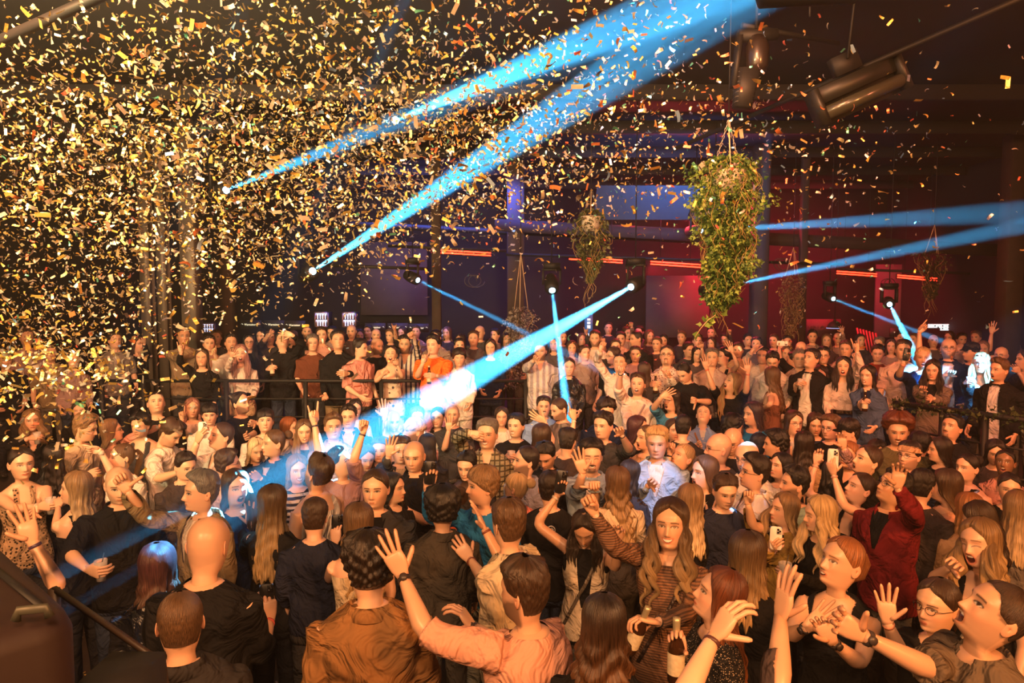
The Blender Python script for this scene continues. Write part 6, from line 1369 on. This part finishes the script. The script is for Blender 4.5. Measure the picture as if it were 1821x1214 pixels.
person(1766, 640, 27, 10, 0, m, 'short', 'dark', 'long', BK, 'unseen person stretching one bare hand high over the right side', d=11.2, arms=[(1764, 615, 1764, 588, 'o', None, None, (1768, 550))])
person(1822, 640, 34, -60, 5, f, 'long', 'dark', 'tee', BK, 'person cut by the picture edge reaching in with both hands', arms=[(1830, 690, 1812, 662, 'r'), (1826, 730, 1816, 716, 'r')])
# --- half visible faces on the far left under the confetti
person(205, 605, 29, 20, 5, m, 'short', 'dark', 'tee', GR, 'man in a grey tee almost hidden by the confetti')
person(48, 600, 30, 15, 5, m, 'short', 'brown', 'long', MV, 'tall figure lost in the densest confetti')
person(130, 640, 29, 10, 5, f, 'long', 'brown', 'long', (.3, .2, .2), 'long haired figure behind the falling confetti')
person(90, 628, 29, 0, 5, m, 'short', 'brown', 'tee', KH, 'khaki clad figure behind the falling confetti')
person(245, 612, 28, 40, 5, f, 'long', 'brown', 'long', BK, 'woman in black beside the first grey pillar', arms=[(262, 630, 256, 610, 'r')])
person(10, 640, 30, 10, 0, m, 'short', 'dark', 'tee', BK, 'dark figure at the edge behind the confetti')
# --- faces further back that are only heads between others
GN = 'people in the dim crowd at the back'
far = [(625, 589, 24, m, 'bald'), (639, 597, 23, f, 'long'), (669, 596, 23, m, 'bald'), (694, 597, 23, m, 'short'), (775, 600, 24, m, 'short'), (819, 605, 23, f, 'long'), (842, 602, 26, m, 'short'), (853, 591, 24, m, 'bald'), (817, 615, 25, m, 'short'),
       (1082, 583, 20, m, 'short'), (1115, 592, 21, m, 'short'), (1155, 598, 22, f, 'long'), (1137, 590, 20, m, 'short'), (1265, 592, 20, m, 'short'), (1265, 611, 22, f, 'long'), (1398, 628, 25, f, 'long'), (1445, 598, 22, m, 'short'),
       (1290, 604, 21, f, 'mop'), (1240, 606, 22, m, 'short'), (1212, 600, 21, m, 'short'), (1180, 606, 22, f, 'long'), (1330, 605, 21, m, 'short'), (1376, 606, 22, m, 'short'), (1470, 606, 23, f, 'long'), (1240, 630, 26, f, 'long'), (1225, 622, 24, m, 'mop'),
       (740, 590, 21, m, 'short'), (795, 592, 21, f, 'long'), (880, 596, 22, m, 'short'), (900, 604, 23, f, 'long'), (1000, 600, 22, m, 'short'), (1035, 604, 22, f, 'long'), (1400, 608, 21, m, 'short'), (1530, 606, 22, m, 'short'), (1585, 616, 24, f, 'long'),
       (1625, 604, 21, m, 'short'), (1660, 606, 22, m, 'bald'), (1710, 604, 22, m, 'short'), (1795, 604, 23, f, 'long'), (520, 600, 23, f, 'long'), (590, 592, 22, m, 'short'), (655, 590, 22, m, 'short'), (715, 592, 21, f, 'long'), (385, 600, 24, m, 'short'), (465, 598, 24, f, 'long'),
       (1065, 620, 25, f, 'long'), (1040, 628, 26, m, 'short'), (1168, 612, 24, m, 'short'), (1345, 612, 23, m, 'mop'), (1600, 600, 21, m, 'short'), (1688, 600, 21, f, 'long'), (1735, 600, 22, m, 'short'), (1490, 602, 21, m, 'bald'), (930, 604, 23, m, 'short'), (985, 612, 24, f, 'long')]
cols_ = [(.10, .08, .09), (.05, .05, .06), (.22, .16, .16), (.03, .03, .04), (.30, .22, .20), (.08, .05, .06)]
LANDF = [(325, 'the man in the brown hoodie'), (428, 'the screaming woman in white'), (502, 'the man shading his eyes'), (601, 'the tall man in black'), (695, 'the singing floral woman'), (770, 'the orange tee man'), (872, 'the woman above the blue beam'), (961, 'the loose striped shirt'),
         (1058, 'the lit blue board'), (1131, 'the man turned sideways'), (1186, 'the dotted shirt'), (1266, 'the raised palm'), (1312, 'the spread hand'), (1356, 'the horned white sleeve'), (1422, 'the older grey haired man'), (1500, 'the woman making horns'), (1561, 'the red lit man'), (1606, 'the heavy man in white'), (1687, 'the bald bearded man in navy'), (1748, 'the blue flooded blonde')]
LANDM = [(56, 760, 'the curly blonde woman'), (304, 770, 'the bending man in white'), (606, 822, 'the man with both arms raised'), (866, 772, 'the plaid shirt man'), (1168, 787, 'the man in pale blue'), (1301, 797, 'the bald men'), (1508, 808, 'the strawberry blonde woman'), (1616, 810, 'the backwards cap'),
         (1378, 790, 'the curly black haired man'), (1787, 822, 'the person in pink'), (566, 840, 'the man in the white vest'), (778, 742, 'the woman in round glasses'), (994, 727, 'the man in the grey sweater'), (1412, 752, 'the singing woman in glasses'), (1251, 737, 'the woman in light blue')]
HN = dict(black='black haired', dark='dark haired', brown='brown haired', lbrown='fair haired')
USED = {}
def unique(l):
    USED[l] = USED.get(l, 0) + 1
    return l if USED[l] == 1 else l + [', further', ', small', ', hidden'][USED[l] - 2]
def near_label(x, y, hs, sx, hr, hc, lands, tail):
    q = min(lands, key=lambda t: abs(t[0] - x) + (abs(t[1] - y) if len(t) > 2 else 0)); dx = x - q[0]
    rel = 'behind' if abs(dx) < 9 else ('just right of' if dx > 0 else 'just left of')
    return unique(('bald' if hr == 'bald' else HN[hc]) + (' woman' if sx == 'f' else ' man') + tail + rel + ' ' + q[-1])
for j, (x, y, hs, s_, hr) in enumerate(far):
    arms_ = ()
    if j % 7 == 3: arms_ = [(x + 10, y + 4, x + 8, y - 12, 'oprk'[j % 4])]
    person(x, y, hs, random.uniform(-35, 35), random.uniform(-4, 8), s_, hr, ['black', 'dark', 'brown', 'lbrown'][j % 4], 'tee' if hs > 22 else 'long', cols_[j % 6], near_label(x, y, hs, s_, hr, ['black', 'dark', 'brown', 'lbrown'][j % 4], LANDF, ' at the back '), arms=arms_, group=GN)
# --- bodies seen only as dark shapes between the faces on the dance floor
GM = 'people squeezed between others on the dance floor'
mid = [(95, 800, 44, 170), (330, 815, 42, 30), (650, 800, 44, 20), (830, 815, 46, -20), (1120, 830, 48, 150), (1290, 860, 50, 20), (1480, 830, 46, 170), (1640, 850, 48, 160), (1560, 790, 42, 20), (1350, 780, 42, 160), (1770, 790, 42, 10), (560, 905, 60, 170), (760, 780, 40, 175), (1010, 770, 42, 160), (1450, 740, 38, 10), (1215, 745, 38, 170)]
for j, (x, y, hs, yw) in enumerate(mid):
    person(x, y + 14, hs, yw, -12, m if j % 2 else f, 'short' if j % 2 else 'long', ['black', 'dark', 'brown'][j % 3], 'long', [(.03, .03, .035), (.05, .04, .04), (.02, .025, .05)][j % 3], near_label(x, y, hs, 'm' if j % 2 else 'f', '', ['black', 'dark', 'brown'][j % 3], LANDM, ' squeezed in '), group=GM)
# ---------------------------------------------------------------- build everybody
fuse()
for r in PEOPLE:
    finish(r); props_for(r)
    if r['k'].get('word'):
        t = text('way', 'lettering', None, .085, plain((.8, .8, .78), .7, noise=0, bump=0), 1, .002); t.parent = [o for o in COL.objects if o.get('label') == r['label']][0]
        P = r['Sc'] + np.array([-.03, .165, -.16]) @ r['Mb'] - r['origin']; t.location = tuple(P); t.rotation_euler = (math.radians(90), 0, math.atan2(r['fb'][0], -r['fb'][1]))
# ---------------------------------------------------------------- confetti
m, nt, b = new_mat('foil'); FOIL = m
a_ = N(nt, 'ShaderNodeAttribute'); a_.attribute_name = 'Col'
tc = N(nt, 'ShaderNodeTexCoord'); nz = N(nt, 'ShaderNodeTexNoise'); nz.inputs['Scale'].default_value = 60; nt.links.new(tc.outputs['Object'], nz.inputs['Vector'])
bp = N(nt, 'ShaderNodeBump'); bp.inputs['Strength'].default_value = .5; bp.inputs['Distance'].default_value = .01; nt.links.new(nz.outputs['Fac'], bp.inputs['Height']); nt.links.new(bp.outputs[0], b.inputs['Normal'])
nt.links.new(a_.outputs['Color'], b.inputs['Base Color']); b.inputs['Metallic'].default_value = .72; b.inputs['Roughness'].default_value = .38; b.inputs['Specular IOR Level'].default_value = .8
GOLD = np.array([(.95, .70, .20), (.92, .74, .32), (.98, .84, .50), (.86, .58, .14), (.92, .84, .70), (.76, .68, .60)]); MIXC = np.array([(.9, .85, .8), (.75, .7, .9), (.95, .35, .15), (.35, .6, .95), (.85, .2, .12), (.2, .7, .5), (.9, .6, .2)])
def density(x, y):
    """how thick the cloud is in front of picture point x, y"""
    main = np.exp(-((x - 330) / 520) ** 2 - (np.maximum(0, y - 330) / 230) ** 2) * (.55 + .45 * np.exp(-((y - 300) / 200) ** 2))
    main *= np.where(x < 260, 1, np.clip(1 - (y - (560 - (x - 260) * .35)) / 140, 0.02, 1))
    band = .55 * np.exp(-((x - 820) / 330) ** 2 - (np.maximum(0, y - 260) / 130) ** 2)
    lowl = .75 * np.exp(-((x - 80) / 150) ** 2 - ((y - 610) / 90) ** 2) + .06 * np.exp(-((x - 100) / 220) ** 2 - ((y - 760) / 60) ** 2)
    right = .16 * np.exp(-((x - 1330) / 260) ** 2 - ((y - 230) / 170) ** 2)
    return np.clip(main + band * .9 + lowl + right + .012 * (y < 640), 0, 1)
def pick(n):
    out = []
    while sum(map(len, out)) < n:
        x = rng.uniform(-40, 1860, n * 3); y = rng.uniform(-40, 860, n * 3); k = rng.random(n * 3) < density(x, y); out.append(np.stack([x, y], -1)[k])
    return np.concatenate(out)[:n]
NC = 23000
XY = pick(NC); DD = np.where(rng.random(NC) < .035, rng.uniform(2.4, 3.8, NC), 3.8 + 6.5 * rng.random(NC) ** .75)
DD = np.where(XY[:, 1] > 620, np.minimum(DD, rng.uniform(3.0, 8.0, NC)), DD)
PTS = np.array([at(x, y, d) for (x, y), d in zip(XY, DD)]); ok = (PTS[:, 2] < 5.5) | (DD < 4); PTS = PTS[ok]; DD = DD[ok]; XY = XY[ok]
mm = PTS[:, 2] < 5.38; PTS, DD, XY = PTS[mm], DD[mm], XY[mm]
order = np.argsort(DD); PTS, DD, XY = PTS[order], DD[order], XY[order]
def piece_colors(n, X):
    g = GOLD[rng.integers(0, len(GOLD), n)] * rng.uniform(.75, 1.15, (n, 1)); o = MIXC[rng.integers(0, len(MIXC), n)]
    pm = np.clip(.10 + (X - 700) / 1100, .08, .65); return np.clip(np.where((rng.random(n) < pm)[:, None], o, g), 0, 1)
def strip(bend, twist, n=4):
    x = np.linspace(-.5, .5, n); V = []
    for xx in x:
        ang = bend * xx; px_ = math.sin(ang) / bend if abs(bend) > .01 else xx; pz = (1 - math.cos(ang)) / bend if abs(bend) > .01 else 0; t = twist * xx
        for s in (-.5, .5): V.append((px_, s * .36 * math.cos(t), pz + s * .36 * math.sin(t)))
    return np.array(V), np.array([(2 * i, 2 * i + 2, 2 * i + 3, 2 * i + 1) for i in range(n - 1)])
SHP = [strip(b_, t_) for b_, t_ in ((.2, .1), (1.4, .3), (2.4, 0), (.8, 1.2), (-1.2, .6), (.3, -1.0), (1.8, 1.0), (0.05, 0))]
def rot(n):
    q = rng.normal(size=(n, 4)); q /= np.linalg.norm(q, axis=1, keepdims=True); w_, x, y, z = q.T
    return np.stack([1 - 2 * (y * y + z * z), 2 * (x * y - z * w_), 2 * (x * z + y * w_), 2 * (x * y + z * w_), 1 - 2 * (x * x + z * z), 2 * (y * z - x * w_), 2 * (x * z - y * w_), 2 * (y * z + x * w_), 1 - 2 * (x * x + y * y)], -1).reshape(n, 3, 3)
LEN = .043
n1 = 300
cols = piece_colors(len(PTS), XY[:, 0]); ROT = rot(len(PTS)); LN = LEN * rng.uniform(.8, 1.15, len(PTS))
meshes = {}
for i in range(n1):
    si = i % len(SHP); cname = 'gold' if cols[i][0] > .6 and cols[i][2] < .3 and cols[i][1] > .38 else ('silver' if cols[i].min() > .35 else ('blue' if cols[i][2] > cols[i][0] else 'red'))
    key = (si, cname)
    if key not in meshes:
        V, Q = SHP[si]; meshes[key] = make_mesh('confetti', V, Q, np.zeros((0, 3), int), np.tile({'gold': (.88, .56, .15), 'silver': (.8, .74, .62), 'blue': (.4, .6, .9), 'red': (.9, .32, .12)}[cname], (len(V), 1)), None, [FOIL], False)
    o = link('confetti_piece', meshes[key], None, None, category='confetti', group=cname + ' foil confetti nearest the camera')
    o['label'] = {'gold': 'small gold foil strip of confetti tumbling in mid air', 'silver': 'small silvery foil strip of confetti tumbling in mid air', 'blue': 'small bluish foil strip of confetti tumbling in mid air', 'red': 'small orange red foil strip of confetti tumbling in mid air'}[cname]
    M = Matrix.Identity(4); R_ = ROT[i] * LN[i]
    for r_ in range(3):
        for c_ in range(3): M[r_][c_] = R_[r_, c_]
        M[r_][3] = PTS[i][r_]
    o.matrix_world = M
g = Geo(); idx = np.arange(n1, len(PTS))
for si, (V, Q) in enumerate(SHP):
    k = idx[idx % len(SHP) == si]; W = PTS[k][:, None] + LN[k][:, None, None] * np.einsum('nij,vj->nvi', ROT[k], V); nv = len(V)
    g.add(W.reshape(-1, 3), (Q[None] + np.arange(len(k))[:, None, None] * nv).reshape(-1, 4), None, np.repeat(cols[k], nv, 0))
link('confetti', g.mesh('confetti', [FOIL], smooth=False), None, kind='stuff', label='cloud of gold and silver foil confetti filling the air above the crowd', category='confetti')
# confetti already lying on the floor
n = 3500; P = np.stack([rng.uniform(-4, 4, n), rng.uniform(2, 9, n), np.full(n, .006)], -1); R2 = rot(n); R2[:, 2] *= .15; g = Geo(); V, Q = SHP[0]
W = P[:, None] + LEN * np.einsum('nij,vj->nvi', R2, V) + [0, 0, .003]; g.add(W.reshape(-1, 3), (Q[None] + np.arange(n)[:, None, None] * len(V)).reshape(-1, 4), None, np.repeat(piece_colors(n, rng.uniform(0, 800, n)), len(V), 0))
link('fallen_confetti', g.mesh('fallen_confetti', [FOIL], smooth=False), None, kind='stuff', label='foil confetti scattered on the dark floor between the feet', category='confetti')
